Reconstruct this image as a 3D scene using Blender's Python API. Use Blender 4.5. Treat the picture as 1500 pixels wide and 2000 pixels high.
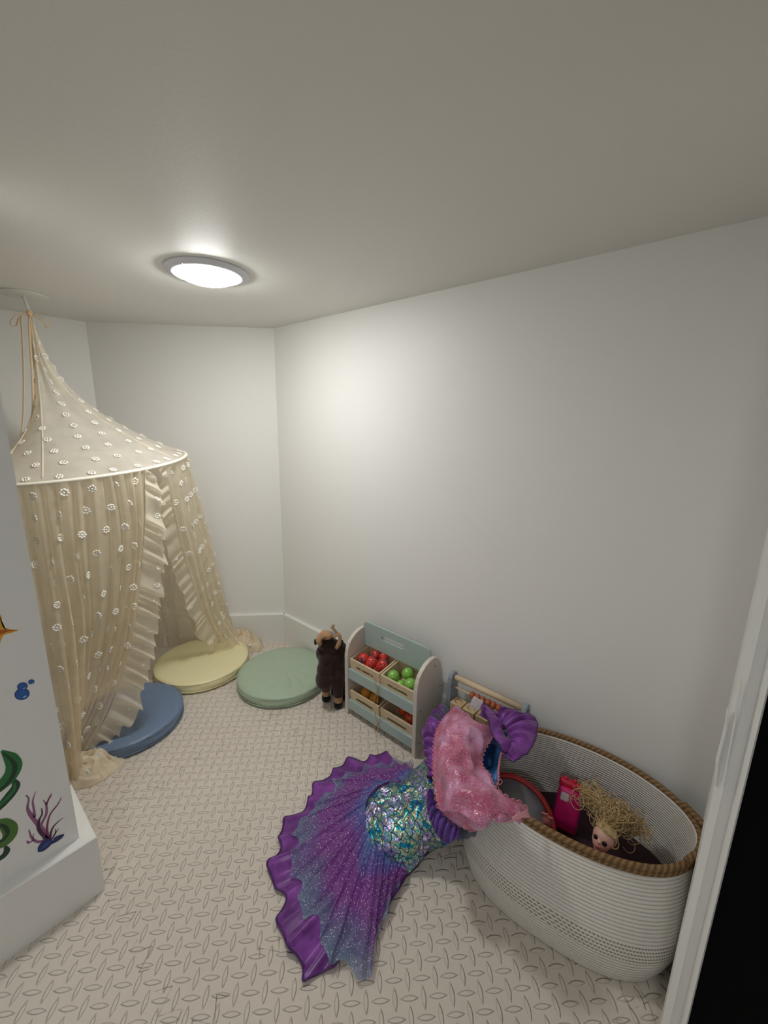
import bpy, bmesh, math, random
from mathutils import Vector, Matrix, noise
for o in list(bpy.data.objects): bpy.data.objects.remove(o, do_unlink=True)
C = bpy.context.scene.collection
PI = math.pi
# ------------------------------------------------------------------ camera
S = 1.1                                    # eye height
F_PX = 803.35
_d = Vector((693.94-750, 4675.4-1000, F_PX)).normalized()
_up = -_d
_fw = Vector((0, 0, 1)); _fh = (_fw - _up*_fw.dot(_up)).normalized()
_rt = _d.cross(_fh)
_T = math.radians(130.6)
_ex = (math.sin(_T), math.cos(_T)); _ey = (math.sin(_T-PI/2), math.cos(_T-PI/2))
def ray(x, y):
    p = Vector((x-750, y-1000, F_PX))
    a, b, c = p.dot(_rt), p.dot(_fh), p.dot(_up)
    return Vector((a*_ex[0]+b*_ex[1], a*_ey[0]+b*_ey[1], c))
def at(x, y, z=0.0):                       # point at height z seen at photo pixel x, y
    r = ray(x, y); t = (z-S)/r.z
    return Vector((r.x*t, r.y*t, z))
def atD(x, y, D):                          # point at horizontal distance D
    r = ray(x, y); t = D/math.hypot(r.x, r.y)
    return Vector((r.x*t, r.y*t, S+r.z*t))
def atX(x, y, X):
    r = ray(x, y); t = X/r.x
    return Vector((X, r.y*t, S+r.z*t))
def atY(x, y, Y):
    r = ray(x, y); t = Y/r.y
    return Vector((r.x*t, Y, S+r.z*t))
cd = bpy.data.cameras.new('camera'); cam = bpy.data.objects.new('camera', cd); C.objects.link(cam)
_o = ray(750, 1000); _x = ray(751, 1000)-_o; _y = -(ray(750, 1001)-_o); _z = -_o/F_PX
cam.matrix_world = Matrix(((_x.x, _y.x, _z.x, 0), (_x.y, _y.y, _z.y, 0), (_x.z, _y.z, _z.z, S), (0, 0, 0, 1)))
cd.sensor_fit = 'HORIZONTAL'; cd.sensor_width = 36; cd.lens = F_PX/1500*36
cd.clip_start = .02; cd.clip_end = 50
bpy.context.scene.camera = cam
# ------------------------------------------------------------------ light and exposure
sc = bpy.context.scene
sc.view_settings.view_transform = 'Standard'; sc.view_settings.look = 'None'
sc.view_settings.gamma = 1; sc.view_settings.use_curve_mapping = False
sc.view_settings.exposure = 0.17
W = bpy.data.worlds.new('world'); sc.world = W; W.use_nodes = True
W.node_tree.nodes['Background'].inputs[0].default_value = (.8, .85, .9, 1)
W.node_tree.nodes['Background'].inputs[1].default_value = .3
LAMP_E = 84.0
FILL_LAMP_E = 66.0  # strength of the added fill lamp
# ------------------------------------------------------------------ materials
def lin(c):
    return tuple(((v/255)/12.92 if v/255 <= .04045 else ((v/255+.055)/1.055)**2.4) for v in c)+(1,)
MATS = {}
def mat(name, rgb=None, rough=.6, metal=0, spec=.5, var=0, vscale=20, bump=0, bscale=60, sheen=0, coat=0, sub=0):
    if name in MATS: return MATS[name]
    m = bpy.data.materials.new(name); m.use_nodes = True; MATS[name] = m
    nt = m.node_tree; b = nt.nodes['Principled BSDF']
    b.inputs['Base Color'].default_value = lin(rgb)
    b.inputs['Roughness'].default_value = rough; b.inputs['Metallic'].default_value = metal
    b.inputs['Specular IOR Level'].default_value = spec
    if sheen: b.inputs['Sheen Weight'].default_value = sheen
    if coat: b.inputs['Coat Weight'].default_value = coat; b.inputs['Coat Roughness'].default_value = .15
    if var or bump:
        tc = nt.nodes.new('ShaderNodeTexCoord')
    if var:
        n = nt.nodes.new('ShaderNodeTexNoise'); n.inputs['Scale'].default_value = vscale; n.inputs['Detail'].default_value = 3
        nt.links.new(tc.outputs['Object'], n.inputs['Vector'])
        mx = nt.nodes.new('ShaderNodeMix'); mx.data_type = 'RGBA'
        nt.links.new(n.outputs['Fac'], mx.inputs[0])
        c = lin(rgb)
        mx.inputs[6].default_value = tuple(v*(1-var) for v in c[:3])+(1,)
        mx.inputs[7].default_value = tuple(min(1, v*(1+var)) for v in c[:3])+(1,)
        nt.links.new(mx.outputs[2], b.inputs['Base Color'])
    if bump:
        n = nt.nodes.new('ShaderNodeTexNoise'); n.inputs['Scale'].default_value = bscale; n.inputs['Detail'].default_value = 4
        nt.links.new(tc.outputs['Object'], n.inputs['Vector'])
        bp = nt.nodes.new('ShaderNodeBump'); bp.inputs['Strength'].default_value = bump; bp.inputs['Distance'].default_value = .002
        nt.links.new(n.outputs['Fac'], bp.inputs['Height']); nt.links.new(bp.outputs[0], b.inputs['Normal'])
    return m
class NT:                                  # small helper to write math graphs
    def __init__(s, m): s.m = m; s.nt = m.node_tree; s.b = s.nt.nodes['Principled BSDF']
    def N(s, t, **k):
        n = s.nt.nodes.new(t)
        for a, v in k.items(): setattr(n, a, v)
        return n
    def L(s, a, b): s.nt.links.new(a, b)
    def M(s, op, *a):
        n = s.N('ShaderNodeMath', operation=op)
        for i, v in enumerate(a):
            if isinstance(v, (int, float)): n.inputs[i].default_value = v
            else: s.L(v, n.inputs[i])
        return n.outputs[0]
    def mix(s, f, a, b):
        n = s.N('ShaderNodeMix', data_type='RGBA')
        for i, v in ((0, f), (6, a), (7, b)):
            if isinstance(v, (int, float, tuple)): n.inputs[i].default_value = v
            else: s.L(v, n.inputs[i])
        return n.outputs[2]
    def noise(s, vec, scale, detail=3, out='Fac'):
        n = s.N('ShaderNodeTexNoise'); n.inputs['Scale'].default_value = scale; n.inputs['Detail'].default_value = detail
        if vec is not None: s.L(vec, n.inputs['Vector'])
        return n.outputs[out]
    def smooth(s, x, a, b, lo=0, hi=1):
        n = s.N('ShaderNodeMapRange', interpolation_type='SMOOTHSTEP')
        s.L(x, n.inputs[0])
        for i, v in ((1, a), (2, b), (3, lo), (4, hi)): n.inputs[i].default_value = v
        return n.outputs[0]
    def bump(s, h, strength, dist, normal=None):
        n = s.N('ShaderNodeBump'); n.inputs['Strength'].default_value = strength; n.inputs['Distance'].default_value = dist
        s.L(h, n.inputs['Height'])
        if normal: s.L(normal, n.inputs['Normal'])
        return n.outputs[0]
    def ramp(s, x, stops):
        n = s.N('ShaderNodeValToRGB'); s.L(x, n.inputs[0]); e = n.color_ramp.elements
        while len(e) < len(stops): e.new(.5)
        for i, (p, c) in enumerate(stops): e[i].position = p; e[i].color = c
        return n.outputs[0]
    def coords(s, kind='Object'): return s.N('ShaderNodeTexCoord').outputs[kind]
    def sep(s, v):
        n = s.N('ShaderNodeSeparateXYZ'); s.L(v, n.inputs[0]); return n.outputs
    def alpha_out(s, fac):                 # sheer cloth: opaque weight
        t = s.N('ShaderNodeBsdfTransparent'); x = s.N('ShaderNodeMixShader')
        if isinstance(fac, float): x.inputs[0].default_value = fac
        else: s.L(fac, x.inputs[0])
        o = s.nt.nodes['Material Output']
        src = o.inputs[0].links[0].from_socket
        s.L(t.outputs[0], x.inputs[1]); s.L(src, x.inputs[2]); s.L(x.outputs[0], o.inputs[0])
    def add_translucent(s, col, w):
        t = s.N('ShaderNodeBsdfTranslucent')
        if isinstance(col, tuple): t.inputs[0].default_value = col
        else: s.L(col, t.inputs[0])
        x = s.N('ShaderNodeMixShader'); x.inputs[0].default_value = w
        o = s.nt.nodes['Material Output']; src = o.inputs[0].links[0].from_socket
        s.L(src, x.inputs[1]); s.L(t.outputs[0], x.inputs[2]); s.L(x.outputs[0], o.inputs[0])
# ------------------------------------------------------------------ mesh helpers
def wloc(p):
    v = Vector((0, 0, 0))
    while p: v = v+p.location; p = p.parent
    return v
def link(name, me, m, parent=None, smooth=True, loc=None):
    o = bpy.data.objects.new(name, me); C.objects.link(o)
    off = wloc(parent) if parent else Vector(loc or (0, 0, 0))
    if off.length: me.transform(Matrix.Translation(-off))
    if parent: o.parent = parent
    else: o.location = off
    for q in (m if isinstance(m, (list, tuple)) else [m]): me.materials.append(q)
    if smooth:
        for p in me.polygons: p.use_smooth = True
    return o
def fin(name, bm, m, parent=None, smooth=True, loc=None, recalc=True):
    if recalc: bmesh.ops.recalc_face_normals(bm, faces=bm.faces)
    me = bpy.data.meshes.new(name); bm.to_mesh(me); bm.free()
    return link(name, me, m, parent, smooth, loc)
def thing(name, label, cat, loc, group=None):
    o = bpy.data.objects.new(name, None); C.objects.link(o); o.location = loc; o.empty_display_size = .03
    tag(o, label, cat, group); return o
def tag(o, label, cat, group=None, kind=None):
    o['label'] = label; o['category'] = cat
    if group: o['group'] = group
    if kind: o['kind'] = kind
    return o
def struct(o, label=None):
    o['kind'] = 'structure'
    if label: o['label'] = label
    return o
def box(bm, lo, hi, bev=0, M=None, mi=0, seg=2):
    r = bmesh.ops.create_cube(bm, size=1)
    c = (Vector(lo)+Vector(hi))/2; s = Vector(hi)-Vector(lo)
    for v in r['verts']: v.co = Vector((v.co.x*s.x, v.co.y*s.y, v.co.z*s.z))+c
    vs = r['verts']; fs = list({f for v in vs for f in v.link_faces})
    if bev:
        q = bmesh.ops.bevel(bm, geom=list({e for v in vs for e in v.link_edges}), offset=bev, segments=seg, profile=.5, affect='EDGES')
        fs = list(set(q['faces']) | {f for f in fs if f.is_valid}); vs = list({v for f in fs for v in f.verts})
    for f in fs: f.material_index = mi
    if M:
        for v in vs: v.co = M @ v.co
    return vs
def ball(bm, c, r, sub=2, sc=(1, 1, 1), M=None, mi=0):
    q = bmesh.ops.create_icosphere(bm, subdivisions=sub, radius=1)
    for v in q['verts']:
        p = Vector((v.co.x*sc[0]*r, v.co.y*sc[1]*r, v.co.z*sc[2]*r))
        if M: p = M @ p
        v.co = p+Vector(c)
    for f in {f for v in q['verts'] for f in v.link_faces}: f.material_index = mi
    return q['verts']
def prism(bm, pts, n, M=None, bev=0, mi=0):   # pts: list of Vector (planar loop), n: extrusion vector
    a = [bm.verts.new(p) for p in pts]; b = [bm.verts.new(Vector(p)+n) for p in pts]
    fs = [bm.faces.new(a), bm.faces.new(b[::-1])]
    for i in range(len(a)): fs.append(bm.faces.new((a[i], b[i], b[(i+1) % len(b)], a[(i+1) % len(a)])))
    for f in fs: f.material_index = mi
    vs = a+b
    if bev:
        es = list(fs[0].edges)+list(fs[1].edges)
        q = bmesh.ops.bevel(bm, geom=es, offset=bev, segments=2, profile=.5, affect='EDGES')
    return vs
def ring_loft(bm, rings, closed=True, cap=True, mi=0, uv=None):
    R = [[bm.verts.new(p) for p in r] for r in rings]
    n = len(R[0]); fs = []
    for i in range(len(R)-1):
        for j in range(n if closed else n-1):
            k = (j+1) % n
            f = bm.faces.new((R[i][j], R[i][k], R[i+1][k], R[i+1][j])); f.material_index = mi; fs.append(f)
    if cap and closed:
        for r in (R[0], R[-1]):
            try: f = bm.faces.new(r); f.material_index = mi
            except ValueError: pass
    return R
def tube(bm, pts, r, n=8, mi=0, cap=True, flat=1.0):
    P = [Vector(p) for p in pts]; rings = []
    up = Vector((0, 0, 1)); prev = None
    for i, p in enumerate(P):
        t = (P[min(i+1, len(P)-1)]-P[max(i-1, 0)]).normalized()
        if prev is None:
            a = t.cross(up if abs(t.z) < .9 else Vector((1, 0, 0))).normalized()
        else:
            a = (prev-t*prev.dot(t)).normalized()
        prev = a; b = t.cross(a)
        rr = r[i] if isinstance(r, (list, tuple)) else r
        rings.append([p+a*(rr*math.cos(2*PI*k/n))+b*(rr*flat*math.sin(2*PI*k/n)) for k in range(n)])
    return ring_loft(bm, rings, True, cap, mi)
def lathe(bm, prof, c, n=32, M=None, mi=0, cap=True):
    rings = []
    for r, z in prof:
        ring = []
        for k in range(n):
            p = Vector((r*math.cos(2*PI*k/n), r*math.sin(2*PI*k/n), z))
            if M: p = M @ p
            ring.append(p+Vector(c))
        rings.append(ring)
    return ring_loft(bm, rings, True, cap, mi)
def cr(pts, n):                            # Catmull-Rom resample of vectors
    P = [Vector(p) for p in pts]
    if len(P) == 2: return [P[0].lerp(P[1], i/(n-1)) for i in range(n)]
    d = [0]
    for i in range(1, len(P)): d.append(d[-1]+max(1e-6, (P[i]-P[i-1]).length))
    out = []; L = d[-1]
    for i in range(n):
        s = L*i/(n-1); k = 0
        while k < len(P)-2 and d[k+1] < s: k += 1
        t = min(1, max(0, (s-d[k])/(d[k+1]-d[k])))
        p1, p2 = P[k], P[k+1]; p0 = P[k-1] if k else p1*2-p2; p3 = P[k+2] if k+2 < len(P) else p2*2-p1
        out.append(.5*((2*p1)+(p2-p0)*t+(2*p0-5*p1+4*p2-p3)*t*t+(3*p1-p0-3*p2+p3)*t**3))
    return out
def cru(pts, n):                           # same, but uniform in control index (keeps columns aligned)
    P = [Vector(p) for p in pts]; out = []
    for i in range(n):
        s = (len(P)-1)*i/(n-1); k = min(int(s), len(P)-2); t = s-k
        p1, p2 = P[k], P[k+1]; p0 = P[k-1] if k else p1*2-p2; p3 = P[k+2] if k+2 < len(P) else p2*2-p1
        out.append(.5*((2*p1)+(p2-p0)*t+(2*p0-5*p1+4*p2-p3)*t*t+(3*p1-p0-3*p2+p3)*t**3))
    return out
def grid_from(rows, nu, nv):               # rows of control points -> nv x nu grid
    R = [cr(r, nu) for r in rows]
    cols = [cru([r[j] for r in R], nv) for j in range(nu)]
    return [[cols[j][i] for j in range(nu)] for i in range(nv)]
def normals(G):
    n = len(G); m = len(G[0]); out = []
    for i in range(n):
        row = []
        for j in range(m):
            a = G[min(i+1, n-1)][j]-G[max(i-1, 0)][j]; b = G[i][min(j+1, m-1)]-G[i][max(j-1, 0)]
            c = b.cross(a); row.append(c.normalized() if c.length > 1e-12 else Vector((0, 0, 1)))
        out.append(row)
    return out
def sheet(name, G, m, parent, thick=.0015, uvs=(1, 1), extra=None, sub=0, loc=None):
    bm = bmesh.new(); V = [[bm.verts.new(p) for p in r] for r in G]; uv = bm.loops.layers.uv.new('UVMap')
    n = len(G); k = len(G[0])
    for i in range(n-1):
        for j in range(k-1):
            f = bm.faces.new((V[i][j], V[i][j+1], V[i+1][j+1], V[i+1][j]))
            for l, (a, b) in zip(f.loops, ((i, j), (i, j+1), (i+1, j+1), (i+1, j))):
                l[uv].uv = (b/(k-1)*uvs[0], a/(n-1)*uvs[1])
    if extra: extra(bm)
    o = fin(name, bm, m, parent, recalc=False, loc=loc)
    if thick:
        s = o.modifiers.new('thickness', 'SOLIDIFY'); s.thickness = thick; s.offset = 0
    return o
def rotM(ax, ang): return Matrix.Rotation(ang, 3, ax)
rnd = random.Random(7)
# ------------------------------------------------------------------ room
YW = 1.134; H = 1.4905; BH = .155
CX, CY = -1.6196, YW; BX, BY = -2.1526, .5799
PX, PY, PT = -1.02, .130, .16              # partition: visible face X, end Y, thickness
wallm = mat('white_wall_paint', (239, 238, 234), .5, spec=.35, bump=.12, bscale=220)
ceilm = mat('ceiling_paint', (233, 232, 225), .55, spec=.5, bump=.1, bscale=160)
trimm = mat('white_gloss_trim', (236, 235, 230), .3, spec=.5)
def mat_floor():
    m = mat('foam_mat', (190, 176, 159), .75, spec=.3); g = NT(m)
    o = g.sep(g.coords('Object')); x, y = o[0], o[1]
    k = 1/.0283
    # lozenge lattice turned 45 degrees to the walls
    s = g.M('MULTIPLY', g.M('ADD', g.M('ADD', x, .7707), g.M('SUBTRACT', y, .2042)), k*.70711)
    t = g.M('MULTIPLY', g.M('SUBTRACT', g.M('SUBTRACT', y, .2042), g.M('ADD', x, .7707)), k*.70711)
    def cell(v, off): return g.M('SUBTRACT', g.M('FLOORED_MODULO', g.M('ADD', v, 1-off), 2.0), 1.0)
    def loz(du, dv, A, B):
        # lens shape: |v| < B (1-(u/A)^2)
        u = g.M('DIVIDE', du, A); w = g.M('SUBTRACT', 1.0, g.M('MULTIPLY', u, u))
        w = g.M('MULTIPLY', w, B)
        e = g.M('SUBTRACT', w, g.M('ABSOLUTE', dv))
        return g.smooth(e, -.02, .075)
    A, B = .66, .17
    h = g.M('MAXIMUM', loz(cell(s, 0), cell(t, 0), A, B), loz(cell(s, 1), cell(t, 1), A, B))
    v = g.M('MAXIMUM', loz(cell(t, 0), cell(s, 1), A, B), loz(cell(t, 1), cell(s, 0), A, B))
    hh = g.M('MAXIMUM', h, v)
    # jigsaw seams between the mats
    def seam(p, q, p0):
        w = g.M('MULTIPLY', g.M('SUBTRACT', g.M('PINGPONG', q, .024), .012), 1.5)
        d = g.M('ABSOLUTE', g.M('SUBTRACT', g.M('SUBTRACT', g.M('FLOORED_MODULO', g.M('ADD', p, 6-p0+.3), .6), .3), w))
        return g.smooth(d, .0002, .0016)
    # broken seam groove
    sm = g.M('MINIMUM', seam(y, x, .17), seam(x, y, -.60))
    gr = g.smooth(g.noise(g.coords('Object'), 24, 2), .42, .55)
    sm = g.M('MAXIMUM', sm, gr)
    hf = g.M('ADD', g.M('MULTIPLY', hh, .8), g.M('MULTIPLY', sm, .5))
    fine = g.M('MULTIPLY', g.noise(g.coords('Object'), 500, 2), .10)
    nrm = g.bump(g.M('ADD', hf, fine), 1.0, .0036)
    g.L(nrm, g.b.inputs['Normal'])
    c = g.mix(g.noise(g.coords('Object'), 3, 3), lin((214, 203, 189)), lin((224, 214, 201)))
    c = g.mix(g.M('MULTIPLY', g.M('SUBTRACT', 1.0, sm), .6), c, lin((112, 98, 84)))
    g.L(c, g.b.inputs['Base Color'])
    return m
def slab(name, pts2, z0, z1, m, label=None):
    bm = bmesh.new(); prism(bm, [Vector((x, y, z0)) for x, y in pts2], Vector((0, 0, z1-z0)))
    return struct(fin(name, bm, m, smooth=False), label)
XR0, XR1 = .062, .75; YN = -1.5
slab('floor', [(-2.6, YN-.1), (1.0, YN-.1), (1.0, 1.4), (-2.6, 1.4)], -.05, 0, mat_floor(), 'beige foam play mat floor with raised lozenge tread')
slab('ceiling', [(-2.6, YN-.1), (1.0, YN-.1), (1.0, 1.4), (-2.6, 1.4)], H, H+.1, ceilm, 'low white painted ceiling')
slab('wall_right', [(CX, CY), (.9, YW), (.9, YW+.1), (CX-.05, YW+.1)], 0, H, wallm, 'long white wall behind the toys and basket')
dlx, dly = -.0889, -.996
LX, LY = BX+dlx*1.2, BY+dly*1.2
slab('wall_back', [(CX, CY), (BX, BY), (BX-.09, BY+.06), (CX-.05, CY+.1)], 0, H, wallm, 'slanting white wall across the far corner')
slab('wall_left', [(BX, BY), (LX, LY), (LX-.1, LY), (BX-.09, BY+.06)], 0, H, wallm, 'white wall behind the canopy')
slab('wall_partition', [(PX, PY), (PX-PT, PY), (PX-PT, LY), (PX, LY)], 0, H, wallm, 'white partition wall with sea life stickers')
slab('wall_nook', [(PX-PT, LY), (LX, LY), (LX, LY-.08), (PX-PT, LY-.08)], 0, H, wallm)
slab('wall_near', [(PX-.0, LY), (PX, YN), (PX-.1, YN), (PX-.1, LY)], 0, H, wallm)
slab('wall_rear', [(PX-.1, YN), (.8, YN), (.8, YN-.08), (PX-.1, YN-.08)], 0, H, wallm)
slab('wall_far_right', [(.76, YN), (.76, YW), (.86, YW), (.86, YN)], 0, H, wallm)
# return wall beside the basket and the door casing in front of it
slab('wall_return', [(.064, YW), (.046, .70), (.066, .70), (.084, YW)], 0, H, wallm, 'narrow return wall right of the basket')
# baseboards: profile swept along the foot of each wall
def baseboard(name, a, b, nrm, t=.014, ext=(0, 0)):
    a = Vector((a[0], a[1], 0)); b = Vector((b[0], b[1], 0)); n = Vector((nrm[0], nrm[1], 0)).normalized()
    d = (b-a).normalized(); a = a-d*ext[0]; b = b+d*ext[1]
    prof = [(0, 0), (t, 0), (t, BH-.004), (t-.003, BH), (0, BH)]
    bm = bmesh.new(); ring_loft(bm, [[p+n*u+Vector((0, 0, w)) for u, w in prof] for p in (a, b)])
    return struct(fin(name, bm, trimm, smooth=False))
baseboard('baseboard_right', (CX, CY), (.06, YW), (0, -1))
baseboard('baseboard_back', (CX, CY), (BX, BY), (.72, -.693))
baseboard('baseboard_left', (BX, BY), (LX, LY), (1, -.089))
bm = bmesh.new()                            # partition baseboard wraps the end of the wall
TB = .027
prof = [(0, 0), (TB, 0), (TB, BH-.002), (TB-.002, BH), (0, BH)]
rings = []
for (x, y, nx, ny) in ((PX, LY, 1, 0), (PX, PY, 1, 1), (PX-PT, PY, -1, 1), (PX-PT, LY, -1, 0)):
    rings.append([Vector((x+nx*u, y+ny*u, w)) for u, w in prof])
ring_loft(bm, rings); struct(fin('baseboard_partition', bm, trimm, smooth=False), 'deep white baseboard wrapping the partition end')
# casing at the right: stepped white profile, full height
def vprism(bm, pts, z0=0.0, z1=H): prism(bm, [Vector((x, y, z0)) for x, y in pts], Vector((0, 0, z1-z0)))
YJ = .66
bm = bmesh.new(); vprism(bm, [(.0415, YJ+.006), (.0505, YJ), (.0505, YJ+.04), (.0415, YJ+.04)])
vprism(bm, [(.0505, YJ+.004), (.0620, YJ+.004), (.0640, YJ-.006), (.0680, YJ-.010), (.0700, YJ-.006), (.0700, YJ+.04), (.0505, YJ+.04)])
# rough bead of filler on the casing edge
P = [atY(x, y, YJ+.004) for x, y in ((1421, 1383), (1418, 1420), (1411, 1450), (1403, 1480), (1400, 1505), (1398, 1535))]
tube(bm, cr(P, 20), [.0006+.0022*math.sin(PI*i/19)**.6+.0004*rnd.random() for i in range(20)], 8, flat=.8)
P = [atY(x, y, YJ-.0005) for x, y in ((1448, 1330), (1437, 1400), (1424, 1470), (1414, 1525), (1411, 1532))]
tube(bm, cr(P, 20), [.0010+.0014*(i/19)+.0005*rnd.random() for i in range(20)], 8, flat=.7)
struct(fin('trim_1', bm, trimm, smooth=False), 'white painted door casing at the right edge')
bm = bmesh.new(); box(bm, (.0702, YJ+.0, .004), (.62, YJ+.03, 1.485), .001)  # flat black panel beside the casing
dr = struct(fin('black_panel_1', bm, mat('matte_black', (7, 7, 8), .9, spec=.1), smooth=False), 'black panel right of the white casing')
# ------------------------------------------------------------------ ceiling light and added fill lamp
def emis(name, rgb, e):
    m = mat(name, (250, 250, 250), .4); b = m.node_tree.nodes['Principled BSDF']
    b.inputs['Emission Color'].default_value = rgb+(1,) if max(rgb) < 2 else rgb_l(rgb); b.inputs['Emission Strength'].default_value = e
    return m
def rgb_l(c): return lin(c)
def lamp(x, y, e, label, nm, rgb=(1.0, .995, .985)):
    t = thing('ceiling_light', label, 'ceiling light', (x, y, H))  # also builds the added fill lamp
    bm = bmesh.new()
    lathe(bm, [(.107, 0), (.108, -.003), (.104, -.006), (.098, -.006), (.094, -.010), (.084, -.012), (.078, -.008), (.076, -.003)], (x, y, H), 64)
    fin('trim_ring', bm, mat('lamp_ring_plastic', (225, 226, 232), .4), t)
    bm = bmesh.new()
    lathe(bm, [(.079, -.003), (.079, -.008), (.074, -.014), (.062, -.021), (.044, -.027), (.022, -.030), (.0005, -.031)], (x, y, H), 48)
    fin('diffuser', bm, emis(nm, rgb, e), t)
    return t
lamp(-1.167, .612, LAMP_E, 'round white ceiling light glowing above the toy corner', 'lamp_glow')
lamp(.15, -.75, FILL_LAMP_E, 'unseen fill light added behind the viewpoint', 'fill_lamp_glow', (.94, .99, 1.06))  # unseen lamp added as fill for the near side of the room
# ------------------------------------------------------------------ floor cushions
def cushion_mat(name, rgb):
    m = mat(name, rgb, .38, spec=.5); g = NT(m)
    o = g.coords('Object')
    n1 = g.noise(o, 12, 3); n2 = g.noise(o, 260, 3)
    w = g.N('ShaderNodeTexWave', wave_type='RINGS', rings_direction='Z'); w.inputs['Scale'].default_value = .1
    h = g.M('ADD', g.M('MULTIPLY', n1, 1.0), g.M('MULTIPLY', n2, .05))
    g.L(g.bump(h, .55, .014), g.b.inputs['Normal'])
    return m
def cushion(label, x, y, r, h, m, seed, creases):
    t = thing('floor_cushion', label, 'cushion', (x, y, 0), 'round floor cushions'); rr = random.Random(seed)
    n = 96; bm = bmesh.new()
    prof = [(.0, .0), (.6, 0), (.93, .001), (.985, .006), (1.0, .02), (1.004, h*.55), (.995, h*.85), (.985, h*.92), (.96, h*.99), (.9, h*1.06), (.8, h*1.10), (.65, h*1.14), (.45, h*1.16), (.2, h*1.16), (.0, h*1.16)]
    ph = [rr.random()*6 for _ in range(4)]
    rings = []
    fine = []
    for i in range(len(prof)-1):
        a, b = prof[i], prof[i+1]; k = 3 if i > 7 else 1
        for q in range(k): fine.append((a[0]+(b[0]-a[0])*q/k, a[1]+(b[1]-a[1])*q/k))
    fine.append(prof[-1])
    for u, z in fine:
        ring = []
        for k in range(n):
            a = 2*PI*k/n
            px, py = u*math.cos(a), u*math.sin(a); dz = 0; dr_ = 0
            if z > h*.8 and u < .97:
                for (ca, cu, ln, wd, dp) in creases:
                    dx = px*math.cos(ca)+py*math.sin(ca); dy = -px*math.sin(ca)+py*math.cos(ca)
                    dy -= .12*math.sin(dx*3)
                    dz -= dp*math.exp(-(dy/wd)**2)*math.exp(-((dx-cu)/ln)**4)
            if .002 < z < h*.9 and u > .97:
                dr_ = .006*math.sin(z/h*PI*2.2+ph[0]+.7*math.sin(a*3))*math.sin(a*5+ph[1])*.5
            ring.append(Vector((x+(px*r)+dr_*math.cos(a), y+py*r+dr_*math.sin(a), max(.0005, z+dz))))
        rings.append(ring)
    R = ring_loft(bm, rings[1:-1]); 
    fin('cover', bm, m, t)
    bm = bmesh.new()                        # stitched piping round the top edge
    tube(bm, [Vector((x+r*.992*math.cos(2*PI*k/72), y+r*.992*math.sin(2*PI*k/72), h*.90)) for k in range(73)], .0017, 6)
    tube(bm, [Vector((x+r*1.0*math.cos(2*PI*k/72), y+r*1.0*math.sin(2*PI*k/72), h*.22)) for k in range(73)], .0016, 6)
    fin('piping', bm, m, t)
    return t
ymat = cushion_mat('yellow_leatherette', (240, 231, 184)); gmat = cushion_mat('green_leatherette', (172, 190, 166)); bmat_ = cushion_mat('blue_leatherette', (112, 132, 160))
cushion('round pale yellow floor cushion half under the canopy', -1.702, .742, .195, .047, ymat, 1, [(1.2, .4, .3, .06, .003), (-.4, -.2, .3, .05, .002)])
cushion('round sage green floor cushion beside the plush moose', -1.356, .929, .190, .047, gmat, 2, [(-.15, .55, .32, .035, .005), (-.5, .5, .3, .04, .005), (-1.1, .6, .22, .04, .0045), (-1.7, .62, .2, .04, .004), (.3, .5, .3, .03, .003)])
cushion('round blue floor cushion under the canopy hem', -1.559, .392, .183, .047, bmat_, 3, [(.1, .5, .4, .03, .003), (-.35, .6, .3, .03, .004), (-.9, .6, .3, .04, .003)])
# ------------------------------------------------------------------ play canopy
HX, HY, HZ, HR, HA, HB = -1.751, .364, .945, .370, -.026, .077
def hoop(deg, r=HR, dz=0):
    a = math.radians(deg)
    return Vector((HX+r*math.cos(a), HY+r*math.sin(a), HZ+HA*r*math.cos(a)+HB*r*math.sin(a)+dz))
KN = atD(58, 612, 1.84)                     # knot under the hook
def sheer(name, rgb, op, tr=.45):
    m = mat(name, rgb, .9, spec=.1); g = NT(m)
    g.add_translucent(lin(rgb), tr); 
    # fabric looks denser where it turns away from the eye
    wv = g.noise(g.coords('Object'), 14, 2)
    g.alpha_out(g.smooth(wv, .2, .8, op-.07, op+.07))
    return m
clothm = sheer('sheer_cream_cotton', (255, 244, 220), .56, .5)
conem = sheer('sheer_cream_cotton_taut', (252, 246, 232), .60)
rufm = sheer('cream_ruffle_cotton', (255, 246, 226), .76, .42)
dotm = mat('tufted_dots', (250, 246, 234), .9, spec=.1)
canopy = thing('play_canopy', 'sheer cream dotted canopy tent hanging over the cushions', 'canopy', (HX, HY, 0))
def rosette(bm, c, n, t1, rr, R=.0125):
    n = n.normalized(); t1 = (t1-n*t1.dot(n)).normalized(); t2 = n.cross(t1)
    a0 = rr.random()*6; mi = 1
    for k in range(9):
        a = a0+k*PI/4; d = R*.68*(.85+.25*rr.random())
        if k == 8: d = 0
        p = c+t1*(d*math.cos(a))+t2*(d*math.sin(a))+n*.0022
        q = bmesh.ops.create_icosphere(bm, subdivisions=1, radius=1)
        s = R*.33*(.8+.35*rr.random())
        for v in q['verts']:
            v.co = p+t1*(v.co.x*s)+t2*(v.co.y*s)+n*(v.co.z*s*.40)
        for f in {f for v in q['verts'] for f in v.link_faces}: f.material_index = 1; f.smooth = True
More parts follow.
